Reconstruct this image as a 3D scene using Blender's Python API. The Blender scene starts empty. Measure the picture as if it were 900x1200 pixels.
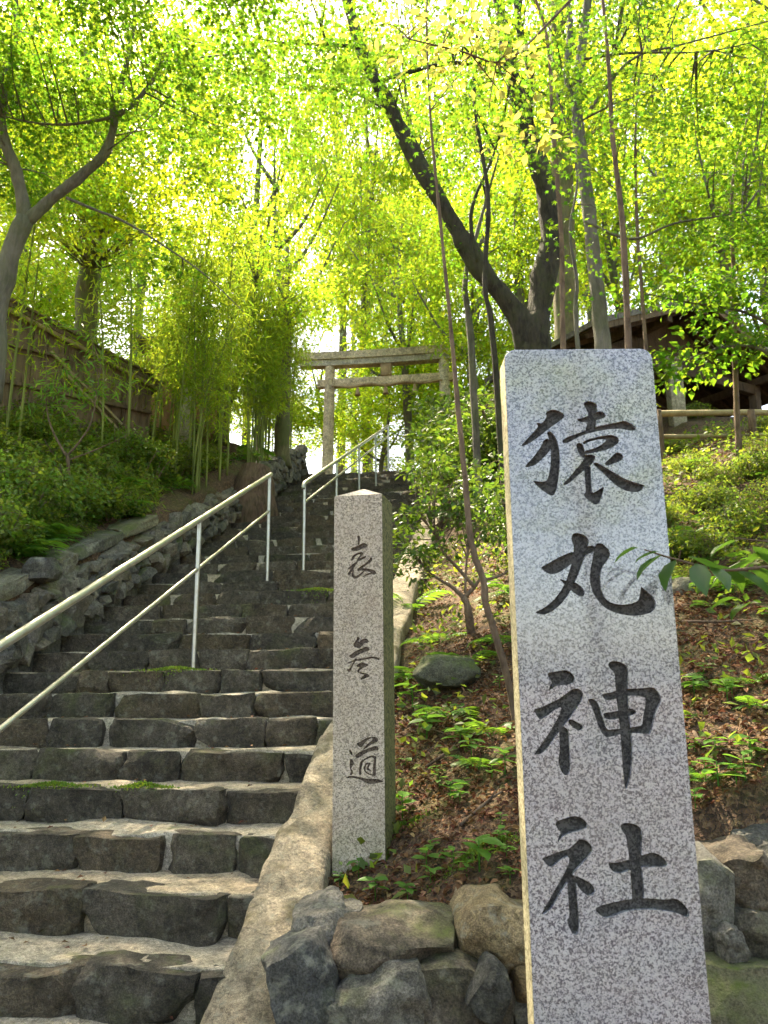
import bpy, bmesh, math, random
import numpy as np
from mathutils import Vector, Matrix

# ------------------------------------------------------------------ camera, sky, sun, exposure
S = bpy.context.scene
F_PX, PITCH, ROLL = 901.0, math.radians(12.3), math.radians(0.5)
_r = Vector((1, 0, 0)); _u = Vector((0, -math.sin(PITCH), math.cos(PITCH))); _f = Vector((0, math.cos(PITCH), math.sin(PITCH)))
RIGHT = _r*math.cos(ROLL) - _u*math.sin(ROLL); UP = _u*math.cos(ROLL) + _r*math.sin(ROLL)
cam = bpy.data.cameras.new('camera'); camo = bpy.data.objects.new('camera', cam); S.collection.objects.link(camo)
cam.lens = F_PX/1200*36; cam.sensor_width = 36; cam.clip_start = 0.05; cam.clip_end = 2000
M4 = Matrix.Identity(4)
for i in range(3):
    M4[i][0] = RIGHT[i]; M4[i][1] = UP[i]; M4[i][2] = -_f[i]
camo.matrix_world = M4
S.camera = camo
cam.dof.use_dof = True; cam.dof.focus_distance = 3.2; cam.dof.aperture_fstop = 6.5

SUN_EL, SUN_AZ = math.radians(57), math.radians(-30)      # azimuth from +Y towards +X
sunv = Vector((math.cos(SUN_EL)*math.sin(SUN_AZ), math.cos(SUN_EL)*math.cos(SUN_AZ), math.sin(SUN_EL)))
w = bpy.data.worlds.new('World'); S.world = w; w.use_nodes = True
nt = w.node_tree; nt.nodes.clear()
sky = nt.nodes.new('ShaderNodeTexSky'); sky.sky_type = 'NISHITA'; sky.sun_disc = False
sky.sun_elevation = SUN_EL; sky.sun_rotation = SUN_AZ; sky.dust_density = 3.0; sky.air_density = 1.0; sky.ozone_density = 1.0
bg = nt.nodes.new('ShaderNodeBackground'); bg.inputs[1].default_value = 0.15
wo = nt.nodes.new('ShaderNodeOutputWorld')
nt.links.new(sky.outputs[0], bg.inputs[0]); nt.links.new(bg.outputs[0], wo.inputs[0])
sl = bpy.data.lights.new('sun', 'SUN'); sl.energy = 4.5; sl.angle = math.radians(0.6); sl.color = (1, 0.94, 0.82)
so = bpy.data.objects.new('sun', sl); S.collection.objects.link(so)
so.rotation_euler = (-sunv).to_track_quat('-Z', 'Y').to_euler(); so.location = sunv*60

S.view_settings.view_transform = 'Standard'; S.view_settings.look = 'None'
S.view_settings.gamma = 1; S.view_settings.exposure = 2.3; S.view_settings.use_curve_mapping = False
S.view_settings.use_white_balance = True; S.view_settings.white_balance_temperature = 7900; S.view_settings.white_balance_tint = 10
S.cycles.max_bounces = 5; S.cycles.diffuse_bounces = 4; S.cycles.glossy_bounces = 2; S.cycles.transmission_bounces = 4
S.cycles.use_denoising = True; S.cycles.use_adaptive_sampling = True; S.cycles.adaptive_threshold = 0.02; S.cycles.sample_clamp_indirect = 6.0; S.cycles.caustics_reflective = False
S.render.use_persistent_data = False

# ------------------------------------------------------------------ helpers
rng = np.random.default_rng(7); random.seed(7)
R = math.radians
C = S.collection
def at(px, py, Y):
    u = (px-450)/F_PX; v = (600-py)/F_PX
    d = RIGHT*u + UP*v + _f
    return np.array(d*(Y/d[1]))
def tag(o, label=None, cat=None, group=None, kind=None):
    if label: o['label'] = label
    if cat: o['category'] = cat
    if group: o['group'] = group
    if kind: o['kind'] = kind
    return o
def thing(name, label, cat, loc=(0, 0, 0), rz=0, group=None):
    o = bpy.data.objects.new(name, None); C.objects.link(o); o.empty_display_size = .1
    o.location = [float(c) for c in loc]; o.rotation_euler = (0, 0, rz)
    return tag(o, label, cat, group)
def link(name, me, mat=None, parent=None):
    o = bpy.data.objects.new(name, me); C.objects.link(o)
    if mat is not None and not me.materials: me.materials.append(mat)
    if parent is not None: o.parent = parent
    return o
def tri(F):
    F = np.asarray(F, dtype=np.int64)
    if F.shape[1] == 3: return F
    return np.concatenate([F[:, [0, 1, 2]], F[:, [0, 2, 3]]])
def mk(V, F, name='mesh', smooth=True, sharp=None):
    V = np.asarray(V, dtype=np.float32); F = tri(F).astype(np.int32)
    me = bpy.data.meshes.new(name)
    me.vertices.add(len(V)); me.vertices.foreach_set('co', V.ravel())
    me.loops.add(F.size); me.loops.foreach_set('vertex_index', F.ravel())
    me.polygons.add(len(F)); me.polygons.foreach_set('loop_start', np.arange(0, F.size, 3, dtype=np.int32))
    me.update(calc_edges=True)
    me.polygons.foreach_set('use_smooth', np.full(len(F), smooth, dtype=bool))
    if sharp is not None: me.set_sharp_from_angle(angle=R(sharp))
    return me
def join(parts):
    Vs, Fs, o = [], [], 0
    for V, F in parts:
        V = np.asarray(V, dtype=float); Vs.append(V); Fs.append(tri(F)+o); o += len(V)
    return np.concatenate(Vs), np.concatenate(Fs)
def _hash(ix, iy, iz, seed):
    h = (ix*374761393 + iy*668265263 + iz*2147483647 + seed*974711) & 0xffffffff
    h = ((h ^ (h >> 13))*1274126177) & 0xffffffff
    return ((h ^ (h >> 16)) & 0xffff)/65535.0
def vnoise(P, seed=0):
    P = np.asarray(P, dtype=float); I = np.floor(P).astype(np.int64); f = P-I; f = f*f*(3-2*f)
    out = 0
    for a in (0, 1):
        for b in (0, 1):
            for c in (0, 1):
                wgt = (f[..., 0] if a else 1-f[..., 0])*(f[..., 1] if b else 1-f[..., 1])*(f[..., 2] if c else 1-f[..., 2])
                out = out + wgt*_hash(I[..., 0]+a, I[..., 1]+b, I[..., 2]+c, seed)
    return out*2-1
def fbm(P, sc, seed=0, oct=3):
    P = np.asarray(P, dtype=float)*sc; o = 0; amp = 1
    for k in range(oct):
        o = o + amp*vnoise(P, seed+k*17); P = P*2.03+5.1; amp *= .5
    return o
def fb2(x, y, sc, seed=0, oct=3):
    return fbm(np.stack([x, y, np.zeros_like(x)], -1), sc, seed, oct)
def norm(v):
    v = np.asarray(v, dtype=float); return v/np.maximum(np.linalg.norm(v, axis=-1, keepdims=True), 1e-9)
def spline(pts, n):
    P = np.asarray(pts, dtype=float)
    if len(P) == 2: return P[0]+(P[1]-P[0])*np.linspace(0, 1, n)[:, None]
    Q = np.concatenate([[2*P[0]-P[1]], P, [2*P[-1]-P[-2]]]); t = np.linspace(0, len(P)-1-1e-6, n); i = t.astype(int); f = (t-i)[:, None]
    a, b, c, d = Q[i], Q[i+1], Q[i+2], Q[i+3]
    return .5*((2*b)+(-a+c)*f+(2*a-5*b+4*c-d)*f**2+(-a+3*b-3*c+d)*f**3)
def tube(pts, r0, r1=None, sides=6, n=None, cap=True, lump=0, seed=0, curve=True):
    P = spline(pts, n or max(3, len(pts)*4)) if curve else np.asarray(pts, dtype=float)
    n = len(P)
    rr = np.asarray(r0, dtype=float)
    if rr.ndim == 0: rr = np.linspace(r0, r0 if r1 is None else r1, n)
    else: rr = np.interp(np.linspace(0, 1, n), np.linspace(0, 1, len(rr)), rr)
    T = norm(np.gradient(P, axis=0))
    ref = np.array([0, 0, 1.]) if abs(T[:, 2]).mean() < .75 else np.array([1., 0, 0])
    A = norm(np.cross(T, ref)); B = np.cross(T, A)
    th = np.arange(sides)*2*math.pi/sides
    ring = A[:, None]*np.cos(th)[None, :, None] + B[:, None]*np.sin(th)[None, :, None]
    V = P[:, None]+ring*rr[:, None, None]
    if lump:
        V = P[:, None]+ring*(rr[:, None]*(1+lump*fbm(V, 1/max(.02, rr.max()*1.6), seed, 2)))[..., None]
    V = V.reshape(-1, 3)
    k = np.arange(n-1)[:, None]*sides; j = np.arange(sides)[None]; j2 = (j+1) % sides
    F = tri(np.stack([k+j, k+j2, k+sides+j2, k+sides+j], -1).reshape(-1, 4))
    if cap:
        c0, c1 = len(V), len(V)+1
        V = np.concatenate([V, P[:1], P[-1:]]); j = np.arange(sides); j2 = (j+1) % sides
        F = np.concatenate([F, np.stack([np.full(sides, c0), j2, j], -1), np.stack([np.full(sides, c1), (n-1)*sides+j, (n-1)*sides+j2], -1)])
    return V, F
BOXF = np.array([[0, 3, 2, 1], [4, 5, 6, 7], [0, 1, 5, 4], [1, 2, 6, 5], [2, 3, 7, 6], [3, 0, 4, 7]])
def box(cx, cy, cz, sx, sy, sz):
    x, y, z = sx/2, sy/2, sz/2
    V = np.array([[-x, -y, -z], [x, -y, -z], [x, y, -z], [-x, y, -z], [-x, -y, z], [x, -y, z], [x, y, z], [-x, y, z]])+[cx, cy, cz]
    return V, BOXF
def beam(a, b, wd, ht, up=(0, 0, 1)):
    a = np.asarray(a, float); b = np.asarray(b, float); t = norm(b-a); s = norm(np.cross(t, np.asarray(up, float))); u = np.cross(s, t)
    V = [p+s*i*wd/2+u*j*ht/2 for p in (a, b) for i, j in ((-1, -1), (1, -1), (1, 1), (-1, 1))]
    return np.array(V), BOXF
def bevmesh(V, F, wd, seg=2, name='mesh', smooth=False):
    bm = bmesh.new(); vs = [bm.verts.new([float(c) for c in v]) for v in V]
    for f in F: bm.faces.new([vs[i] for i in f])
    bmesh.ops.recalc_face_normals(bm, faces=bm.faces[:])
    bmesh.ops.bevel(bm, geom=bm.edges[:], offset=wd, segments=seg, affect='EDGES', profile=.5)
    me = bpy.data.meshes.new(name); bm.to_mesh(me); bm.free()
    me.polygons.foreach_set('use_smooth', np.full(len(me.polygons), True)); me.set_sharp_from_angle(angle=R(40))
    return me
_cubes = {}
def cubegrid(n):
    if n in _cubes: return _cubes[n]
    idx, V, F = {}, [], []
    def vid(a):
        if a not in idx: idx[a] = len(V); V.append([2*c/n-1 for c in a])
        return idx[a]
    for ax in range(3):
        for side in (0, n):
            for i in range(n):
                for j in range(n):
                    q = []
                    for di, dj in ((0, 0), (1, 0), (1, 1), (0, 1)):
                        p = [0, 0, 0]; p[ax] = side; p[(ax+1) % 3] = i+di; p[(ax+2) % 3] = j+dj; q.append(vid(tuple(p)))
                    F.append(q if side else q[::-1])
    _cubes[n] = (np.array(V), np.array(F)); return _cubes[n]
def rock(sx, sy, sz, seed, n=6, rnd=.35, amp=.1, chops=5, depth=.22, fine=.02, keep_top=False):
    """irregular stone of full size sx,sy,sz centred on the origin"""
    g = np.random.default_rng(seed); V, F = cubegrid(n); V = V.copy()
    sph = norm(V); V = V*(1-rnd)+sph*rnd*1.12
    for k in range(chops):
        d = norm(g.normal(size=3)*[1, 1, .35 if keep_top else 1])
        lim = (V@d).max()*(1-depth*g.uniform(.4, 1.3)); ex = np.maximum(V@d-lim, 0); V = V-ex[:, None]*d
    off = g.uniform(0, 50, 3)
    for a in range(3): V[:, a] += amp*fbm(V+off+a*9, 1.1, seed, 2)
    V = V*np.array([sx, sy, sz])/2
    if fine: 
        Nn = norm(V); s = min(sx, sy, sz); V = V+Nn*(fine*s*fbm(V+off, 5/s*.6, seed+3, 2))[:, None]
    return V, F

# ------------------------------------------------------------------ materials
def mat(name):
    m = bpy.data.materials.new(name); m.use_nodes = True; n = m.node_tree; n.nodes.clear(); return m, n
def nd(n, t, **kw):
    x = n.nodes.new('ShaderNode'+t)
    for k, v in kw.items():
        if k.startswith('i_'):
            key = k[2:]; x.inputs[int(key) if key.isdigit() else key].default_value = v
        else: setattr(x, k, v)
    return x
def ramp(n, fac, stops, interp='LINEAR'):
    r = nd(n, 'ValToRGB'); r.color_ramp.interpolation = interp; e = r.color_ramp.elements
    while len(e) < len(stops): e.new(.5)
    for k, (p, c) in enumerate(stops):
        e[k].position = p; e[k].color = (c, c, c, 1) if isinstance(c, (int, float)) else (*c, 1)
    n.links.new(fac, r.inputs[0]); return r.outputs[0]
def noise(n, vec, scale, detail=4, rough=.6, dist=0):
    t = nd(n, 'TexNoise'); t.inputs['Scale'].default_value = scale; t.inputs['Detail'].default_value = detail
    t.inputs['Roughness'].default_value = rough; t.inputs['Distortion'].default_value = dist
    n.links.new(vec, t.inputs['Vector']); return t.outputs[0]
def mixc(n, fac, a, b, mode='MIX'):
    x = nd(n, 'Mix', data_type='RGBA', blend_type=mode)
    for s, v in ((0, fac), (6, a), (7, b)):
        if hasattr(v, 'is_linked') or hasattr(v, 'links'): n.links.new(v, x.inputs[s])
        elif isinstance(v, (int, float)): x.inputs[s].default_value = v
        else: x.inputs[s].default_value = (*v, 1)
    return x.outputs[2]
def mth(n, op, a, b=None):
    x = nd(n, 'Math', operation=op)
    for s, v in ((0, a), (1, b)):
        if v is None: continue
        if isinstance(v, (int, float)): x.inputs[s].default_value = v
        else: n.links.new(v, x.inputs[s])
    return x.outputs[0]
def bump(n, h, strength, dist=.01):
    b = nd(n, 'Bump'); b.inputs['Strength'].default_value = strength; b.inputs['Distance'].default_value = dist
    n.links.new(h, b.inputs['Height']); return b.outputs[0]
def finish(n, col, rough=.8, nrm=None, metal=0, spec=.4):
    p = nd(n, 'BsdfPrincipled'); o = nd(n, 'OutputMaterial')
    for k, v in (('Base Color', col), ('Roughness', rough), ('Metallic', metal), ('Specular IOR Level', spec)):
        if isinstance(v, (int, float)): p.inputs[k].default_value = v
        elif isinstance(v, tuple): p.inputs[k].default_value = (*v, 1)
        else: n.links.new(v, p.inputs[k])
    if nrm is not None: n.links.new(nrm, p.inputs['Normal'])
    n.links.new(p.outputs[0], o.inputs[0]); return p
def coords(n, kind='Object'):
    return nd(n, 'TexCoord').outputs[kind]
def wpos(n): return nd(n, 'NewGeometry').outputs['Position']

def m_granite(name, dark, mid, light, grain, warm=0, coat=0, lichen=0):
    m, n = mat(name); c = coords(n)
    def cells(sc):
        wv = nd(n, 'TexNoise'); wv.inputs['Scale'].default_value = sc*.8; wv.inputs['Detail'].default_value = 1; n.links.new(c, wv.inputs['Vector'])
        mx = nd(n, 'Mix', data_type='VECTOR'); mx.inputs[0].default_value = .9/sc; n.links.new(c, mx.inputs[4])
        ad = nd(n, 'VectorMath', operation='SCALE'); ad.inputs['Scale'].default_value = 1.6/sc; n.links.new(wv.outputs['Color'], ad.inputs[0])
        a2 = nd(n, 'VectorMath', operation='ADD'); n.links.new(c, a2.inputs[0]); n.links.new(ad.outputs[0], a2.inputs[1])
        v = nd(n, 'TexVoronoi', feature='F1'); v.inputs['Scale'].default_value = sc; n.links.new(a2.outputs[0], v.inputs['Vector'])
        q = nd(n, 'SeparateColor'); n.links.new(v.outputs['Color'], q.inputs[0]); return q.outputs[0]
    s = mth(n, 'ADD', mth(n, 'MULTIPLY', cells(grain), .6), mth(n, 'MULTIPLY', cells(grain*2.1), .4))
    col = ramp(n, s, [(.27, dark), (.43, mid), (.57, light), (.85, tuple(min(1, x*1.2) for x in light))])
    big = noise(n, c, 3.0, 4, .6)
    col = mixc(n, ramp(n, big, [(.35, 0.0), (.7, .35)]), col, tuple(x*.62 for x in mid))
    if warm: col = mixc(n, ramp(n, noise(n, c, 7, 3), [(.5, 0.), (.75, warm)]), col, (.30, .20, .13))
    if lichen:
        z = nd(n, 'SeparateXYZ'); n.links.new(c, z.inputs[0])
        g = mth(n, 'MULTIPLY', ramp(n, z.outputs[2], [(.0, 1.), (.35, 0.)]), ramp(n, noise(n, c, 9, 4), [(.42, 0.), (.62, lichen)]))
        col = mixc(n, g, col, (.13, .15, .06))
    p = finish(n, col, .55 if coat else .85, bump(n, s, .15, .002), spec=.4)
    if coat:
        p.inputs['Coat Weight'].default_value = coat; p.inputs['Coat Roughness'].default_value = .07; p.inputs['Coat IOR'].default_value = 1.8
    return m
def m_rock(name, c1, c2, moss=.3, mossc=(.07, .10, .015), lich=0, scale=6, bmp=.6, strata=0, spread=.5):
    m, n = mat(name); c = wpos(n)
    big = noise(n, c, scale*.5, 5, .65, .4); fine = noise(n, c, scale*7, 5, .7)
    col = ramp(n, big, [(.3, c1), (.7, c2)])
    oi = nd(n, 'ObjectInfo')
    col = mixc(n, 1.0, col, ramp(n, oi.outputs['Random'], [(0, (1-spread, 1-spread*.96, 1-spread*.9)), (.5, (1, .97, .93)), (.8, (1.0, .88, .74)), (1, (1+spread*.5,)*3)]), 'MULTIPLY')
    col = mixc(n, .9, col, ramp(n, fine, [(.3, .42), (.7, 1.35)]), 'MULTIPLY')
    grit = noise(n, c, scale*28, 3, .7); col = mixc(n, .8, col, ramp(n, grit, [(.36, .5), (.64, 1.35)]), 'MULTIPLY')
    vein = noise(n, c, scale*1.6, 6, .75, 1.2); col = mixc(n, .8, col, ramp(n, vein, [(.36, .45), (.5, 1.0), (.68, 1.35)]), 'MULTIPLY')
    if lich: col = mixc(n, ramp(n, noise(n, c, scale*2.2, 5, .7), [(.55, 0.), (.66, lich)]), col, (.30, .30, .24))
    if moss:
        g = nd(n, 'NewGeometry'); z = nd(n, 'SeparateXYZ'); n.links.new(g.outputs['Normal'], z.inputs[0])
        up = ramp(n, z.outputs[2], [(.0, .25), (.6, 1.)])
        mk_ = mth(n, 'MULTIPLY', up, ramp(n, noise(n, c, scale*.42, 4, .6), [(.66-moss*.5, 0.), (.78-moss*.4, 1.)]))
        mk_ = mth(n, 'MULTIPLY', mk_, ramp(n, fine, [(.35, .3), (.6, 1.)]))
        col = mixc(n, mk_, col, mossc)
    h = mth(n, 'ADD', mth(n, 'MULTIPLY', fine, .5), noise(n, c, scale*2.2, 9, .72, .3))
    finish(n, col, .82, bump(n, h, min(1, bmp*1.3), .035)); return m
def m_bark(name, c1, c2, sc=8, moss=0.0, stretch=.25):
    m, n = mat(name); c = wpos(n)
    mp = nd(n, 'Mapping'); mp.inputs['Scale'].default_value = (1, 1, stretch); n.links.new(c, mp.inputs[0]); v = mp.outputs[0]
    a = noise(n, v, sc*3, 6, .7, .5); b = noise(n, c, sc*.4, 3)
    col = mixc(n, ramp(n, b, [(.35, 0.), (.7, .6)]), ramp(n, a, [(.40, c1), (.60, c2)]), tuple(x*1.6 for x in c2))
    if moss: col = mixc(n, ramp(n, noise(n, c, sc*.5, 4), [(.45, 0.), (.6, moss)]), col, (.10, .13, .04))
    finish(n, col, .9, bump(n, a, 1.0, .04)); return m
def m_leaf(name, dif, trs, hue=.05, val=.35, mixf=.5, rough=.4, spec=.4, alt=None, altp=.85):
    m, n = mat(name)
    g = nd(n, 'NewGeometry'); rnd = g.outputs['Random Per Island']
    def vary(colr):
        h = nd(n, 'HueSaturation'); h.inputs['Color'].default_value = (*colr, 1)
        if alt is not None:
            n.links.new(mixc(n, ramp(n, mth(n, 'FRACT', mth(n, 'MULTIPLY', rnd, 7.31)), [(altp, 0.), (altp+.02, 1.)]), colr, alt), h.inputs['Color'])
        hu = nd(n, 'MapRange'); hu.inputs[3].default_value = .5-hue/2; hu.inputs[4].default_value = .5+hue/2
        n.links.new(mth(n, 'FRACT', mth(n, 'MULTIPLY', rnd, 13.7)), hu.inputs[0]); n.links.new(hu.outputs[0], h.inputs['Hue'])
        vv = nd(n, 'MapRange'); vv.inputs[3].default_value = 1-val; vv.inputs[4].default_value = 1+val
        n.links.new(rnd, vv.inputs[0]); n.links.new(vv.outputs[0], h.inputs['Value']); return h.outputs[0]
    p = nd(n, 'BsdfPrincipled'); n.links.new(vary(dif), p.inputs['Base Color']); p.inputs['Roughness'].default_value = rough; p.inputs['Specular IOR Level'].default_value = spec
    t = nd(n, 'BsdfTranslucent'); n.links.new(vary(trs), t.inputs['Color'])
    x = nd(n, 'MixShader'); x.inputs[0].default_value = mixf; o = nd(n, 'OutputMaterial')
    n.links.new(p.outputs[0], x.inputs[1]); n.links.new(t.outputs[0], x.inputs[2]); n.links.new(x.outputs[0], o.inputs[0]); return m

MT = {}
MT['stele'] = m_granite('polished_granite', (.055, .06, .088), (.225, .232, .272), (.43, .437, .487), 235, coat=1.0)
MT['pillar'] = m_granite('weathered_granite', (.20, .165, .135), (.41, .345, .285), (.56, .475, .395), 170, warm=.3, lichen=.8)
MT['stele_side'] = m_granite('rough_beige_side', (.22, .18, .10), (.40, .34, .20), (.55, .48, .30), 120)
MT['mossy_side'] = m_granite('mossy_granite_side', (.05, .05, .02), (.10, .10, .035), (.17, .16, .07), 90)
MT['engrave'] = m_granite('engraved_dark', (.016, .016, .017), (.035, .034, .036), (.075, .073, .075), 170)
MT['engrave_b'] = m_granite('engraved_brown', (.03, .022, .018), (.075, .055, .045), (.13, .10, .08), 170)
MT['step'] = m_rock('step_stone', (.050, .043, .034), (.155, .132, .102), moss=.26, scale=7, bmp=.8, lich=.35, spread=.3)
MT['mortar'] = m_rock('worn_mortar', (.34, .30, .235), (.62, .555, .45), moss=.1, scale=9, bmp=.55, spread=.12)
MT['rubble'] = m_rock('rubble_stone', (.085, .08, .068), (.27, .25, .21), moss=.25, scale=7, lich=.5, spread=.45)
MT['coping'] = m_rock('mossy_coping', (.15, .145, .115), (.32, .30, .235), moss=.4, scale=5, lich=.6)
MT['kerb'] = m_rock('rough_concrete', (.26, .235, .19), (.60, .555, .46), moss=.2, scale=12, bmp=1., lich=.6, spread=.1, mossc=(.12, .10, .03))
MT['boulder_grey'] = m_rock('grey_boulder', (.10, .098, .09), (.22, .212, .19), moss=.3, scale=5, lich=.5)
MT['boulder_brown'] = m_rock('brown_boulder', (.075, .063, .05), (.17, .14, .108), moss=.3, scale=5, lich=.3)
MT['boulder_tan'] = m_rock('tan_boulder', (.14, .10, .055), (.34, .27, .165), moss=.3, scale=7, lich=.6)
MT['boulder_dark'] = m_rock('dark_boulder', (.07, .07, .062), (.16, .15, .125), moss=.25, scale=5, lich=.3)
MT['mossrock'] = m_rock('mossy_rock', (.10, .10, .08), (.22, .21, .17), moss=.6, scale=5)
MT['bark_dark'] = m_bark('dark_bark', (.018, .015, .012), (.06, .05, .04), 8, .25)
MT['bark_grey'] = m_bark('grey_bark', (.07, .065, .055), (.17, .155, .13), 6, .35)
MT['bark_brown'] = m_bark('brown_bark', (.09, .06, .042), (.21, .145, .10), 10, 0)
MT['bark_moss'] = m_bark('mossy_bark', (.07, .06, .035), (.16, .14, .07), 7, .7)
MT['bark_lit'] = m_bark('pale_forest_bark', (.07, .065, .045), (.15, .14, .10), 6, .4)
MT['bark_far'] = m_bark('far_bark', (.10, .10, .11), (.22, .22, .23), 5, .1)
MT['stump'] = m_bark('stump_wood', (.05, .03, .02), (.16, .10, .07), 9, .15, .12)
MT['culm'] = m_bark('bamboo_culm', (.10, .13, .03), (.22, .26, .07), 3, .2, .05)
MT['culm_dry'] = m_bark('dry_bamboo', (.22, .18, .10), (.38, .31, .19), 3, .2, .05)
MT['board'] = m_bark('weathered_board', (.08, .055, .037), (.20, .14, .095), 7, .1, .06)
MT['roofbark'] = m_bark('bark_roof', (.07, .05, .035), (.17, .11, .075), 6, .35, .5)
MT['clap'] = m_bark('red_clapboard', (.22, .11, .06), (.36, .20, .12), 6, 0, .3)
MT['beam'] = m_bark('dark_beam', (.045, .03, .022), (.11, .075, .05), 7, .0, .2)
MT['greyroof'] = m_bark('grey_roofing', (.10, .095, .10), (.20, .18, .18), 5, .1, .6)
MT['pale'] = m_rock('pale_concrete', (.32, .30, .25), (.50, .48, .40), moss=.15, scale=5, bmp=.3)
MT['torii'] = m_rock('torii_stone', (.48, .42, .28), (.70, .62, .44), moss=.2, scale=3, bmp=.4, lich=.3)
MT['straw'] = m_bark('straw', (.20, .13, .06), (.38, .26, .13), 14, 0)

m, n = mat('brushed_steel_rail'); c = wpos(n)
finish(n, mixc(n, ramp(n, noise(n, c, 14, 4), [(.45, 0.), (.7, .5)]), (.55, .54, .51), (.33, .29, .21)), .36, None, .9); MT['steel'] = m

m, n = mat('forest_soil'); c = wpos(n)
lit = nd(n, 'TexVoronoi', feature='F1'); lit.inputs['Scale'].default_value = 70
dv = nd(n, 'TexNoise'); dv.inputs['Scale'].default_value = 40; n.links.new(c, dv.inputs['Vector'])
ds = nd(n, 'VectorMath', operation='SCALE'); ds.inputs['Scale'].default_value = .05; n.links.new(dv.outputs['Color'], ds.inputs[0])
da = nd(n, 'VectorMath', operation='ADD'); n.links.new(c, da.inputs[0]); n.links.new(ds.outputs[0], da.inputs[1]); n.links.new(da.outputs[0], lit.inputs['Vector'])
lv = nd(n, 'TexVoronoi', feature='F1'); lv.inputs['Scale'].default_value = 48; n.links.new(c, lv.inputs['Vector'])
sep = nd(n, 'SeparateColor'); n.links.new(lit.outputs['Color'], sep.inputs[0])
col = ramp(n, sep.outputs[0], [(0, (.035, .022, .014)), (.35, (.075, .045, .027)), (.7, (.14, .075, .042)), (1, (.20, .13, .075))])
col = mixc(n, .7, col, ramp(n, noise(n, c, 40, 5, .7), [(.3, .45), (.7, 1.35)]), 'MULTIPLY')
moss = ramp(n, noise(n, c, 1.7, 5, .65), [(.50, 0.), (.62, .85)])
col = mixc(n, mth(n, 'MULTIPLY', moss, ramp(n, noise(n, c, 30, 3), [(.4, .3), (.6, 1.)])), col, (.075, .085, .018))
finish(n, col, .95, bump(n, mth(n, 'ADD', lit.outputs['Distance'], noise(n, c, 60, 4)), .8, .015)); MT['soil'] = m

MT['maple'] = m_leaf('maple_leaf_green', (.065, .145, .016), (.21, .40, .028), .06, .3, .5)
MT['maple_lit'] = m_leaf('maple_leaf_bright', (.13, .20, .02), (.50, .62, .04), .06, .3, .6)
MT['leaf_bg'] = m_leaf('forest_leaf', (.11, .175, .02), (.45, .63, .045), .08, .4, .66)
MT['leaf_yel'] = m_leaf('pale_yellow_leaf', (.22, .23, .05), (.55, .52, .10), .04, .2, .55)
MT['bamboo_leaf'] = m_leaf('bamboo_leaf', (.11, .165, .02), (.42, .56, .045), .06, .35, .65)
MT['shrub'] = m_leaf('shrub_leaf', (.08, .12, .026), (.27, .37, .04), .08, .5, .5, .45, .35)
MT['glossy'] = m_leaf('glossy_leaf', (.048, .095, .02), (.17, .29, .03), .05, .35, .4, .38, .4)
MT['fern'] = m_leaf('fern_leaf', (.065, .17, .025), (.22, .42, .04), .05, .3, .45)
MT['weed'] = m_leaf('weed_leaf', (.10, .18, .03), (.28, .42, .05), .07, .35, .45)
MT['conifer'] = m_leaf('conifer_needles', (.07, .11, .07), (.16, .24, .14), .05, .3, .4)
MT['litter'] = m_leaf('dead_leaf', (.13, .062, .033), (.16, .07, .03), .05, .5, .2, .7, .2, alt=(.27, .165, .085), altp=.8)
# ------------------------------------------------------------------ terrain
SA = math.radians(7.5)
def zs(y): return .425*np.asarray(y, float)-2.245
def XL(y): return -3.40+.12*np.asarray(y, float)
def XR(y): return -.97+.145*np.asarray(y, float)
def sstep(a, b, x): t = np.clip((x-a)/(b-a), 0, 1); return t*t*(3-2*t)
def H(x, y, rough=True):
    x = np.asarray(x, float); y = np.asarray(y, float)
    zst = np.clip(zs(y), -1.45, 4.18)+np.maximum(y-22, 0)*.06
    xl = XL(np.clip(y, 0, 16)); xr = XR(np.clip(y, 0, 16))+.20
    nz = (.07*fb2(x, y, .9, 3)+.035*fb2(x, y, 3.5, 9)) if rough else 0
    d = np.maximum(x-xr, 0); zr = zst-.10+.40*np.minimum(d, 3.5)+.06*np.maximum(d-3.5, 0)+nz*np.minimum(1, .3+d)
    zr = np.where(zr > 4.0, 4.0+(zr-4.0)*.25, zr)
    zr = np.where(y < 2.86, -1.45, zr)
    e = np.maximum(xl-x, 0); zl = zst+.38+.42*np.minimum(e, 2.6)+.06*np.maximum(e-2.6, 0)+nz*np.minimum(1, .3+e)
    zl = np.where(zl > 4.3, 4.3+(zl-4.3)*.3, zl)
    zm = np.minimum(zst-.42, 4.05)
    zm = np.where(y > 15.3, 4.10+np.maximum(y-22, 0)*.06, zm); zm = np.where(y < 1.9, -1.45, zm)
    k = x > xr-.08; l = x < xl-.12
    return np.where(k, zr, np.where(l, zl, zm))
def h1(x, y): return float(H(np.array([x]), np.array([y]))[0])
def axis(segs):
    o = []
    for a, b, s in segs: o.append(np.arange(a, b, s))
    return np.concatenate(o)
gx = axis([(-200, -40, 20), (-40, -10, 2), (-10, -5, .3), (-5, 5.5, .075), (5.5, 10, .3), (10, 40, 2), (40, 201, 20)])
gy = axis([(-150, -30, 20), (-30, 1.5, 1.5), (1.5, 2.7, .2), (2.7, 9, .075), (9, 16, .15), (16, 40, 1.0), (40, 260, 20)])
GX, GY = np.meshgrid(gx, gy)
GV = np.stack([GX, GY, H(GX, GY)], -1).reshape(-1, 3)
ny, nx = GX.shape; ii = np.arange((ny-1)*(nx-1)); r_ = ii//(nx-1); c_ = ii % (nx-1); a_ = r_*nx+c_
tag(link('ground', mk(GV, np.stack([a_, a_+1, a_+nx+1, a_+nx], -1), 'ground'), MT['soil']), kind='structure')

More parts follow.
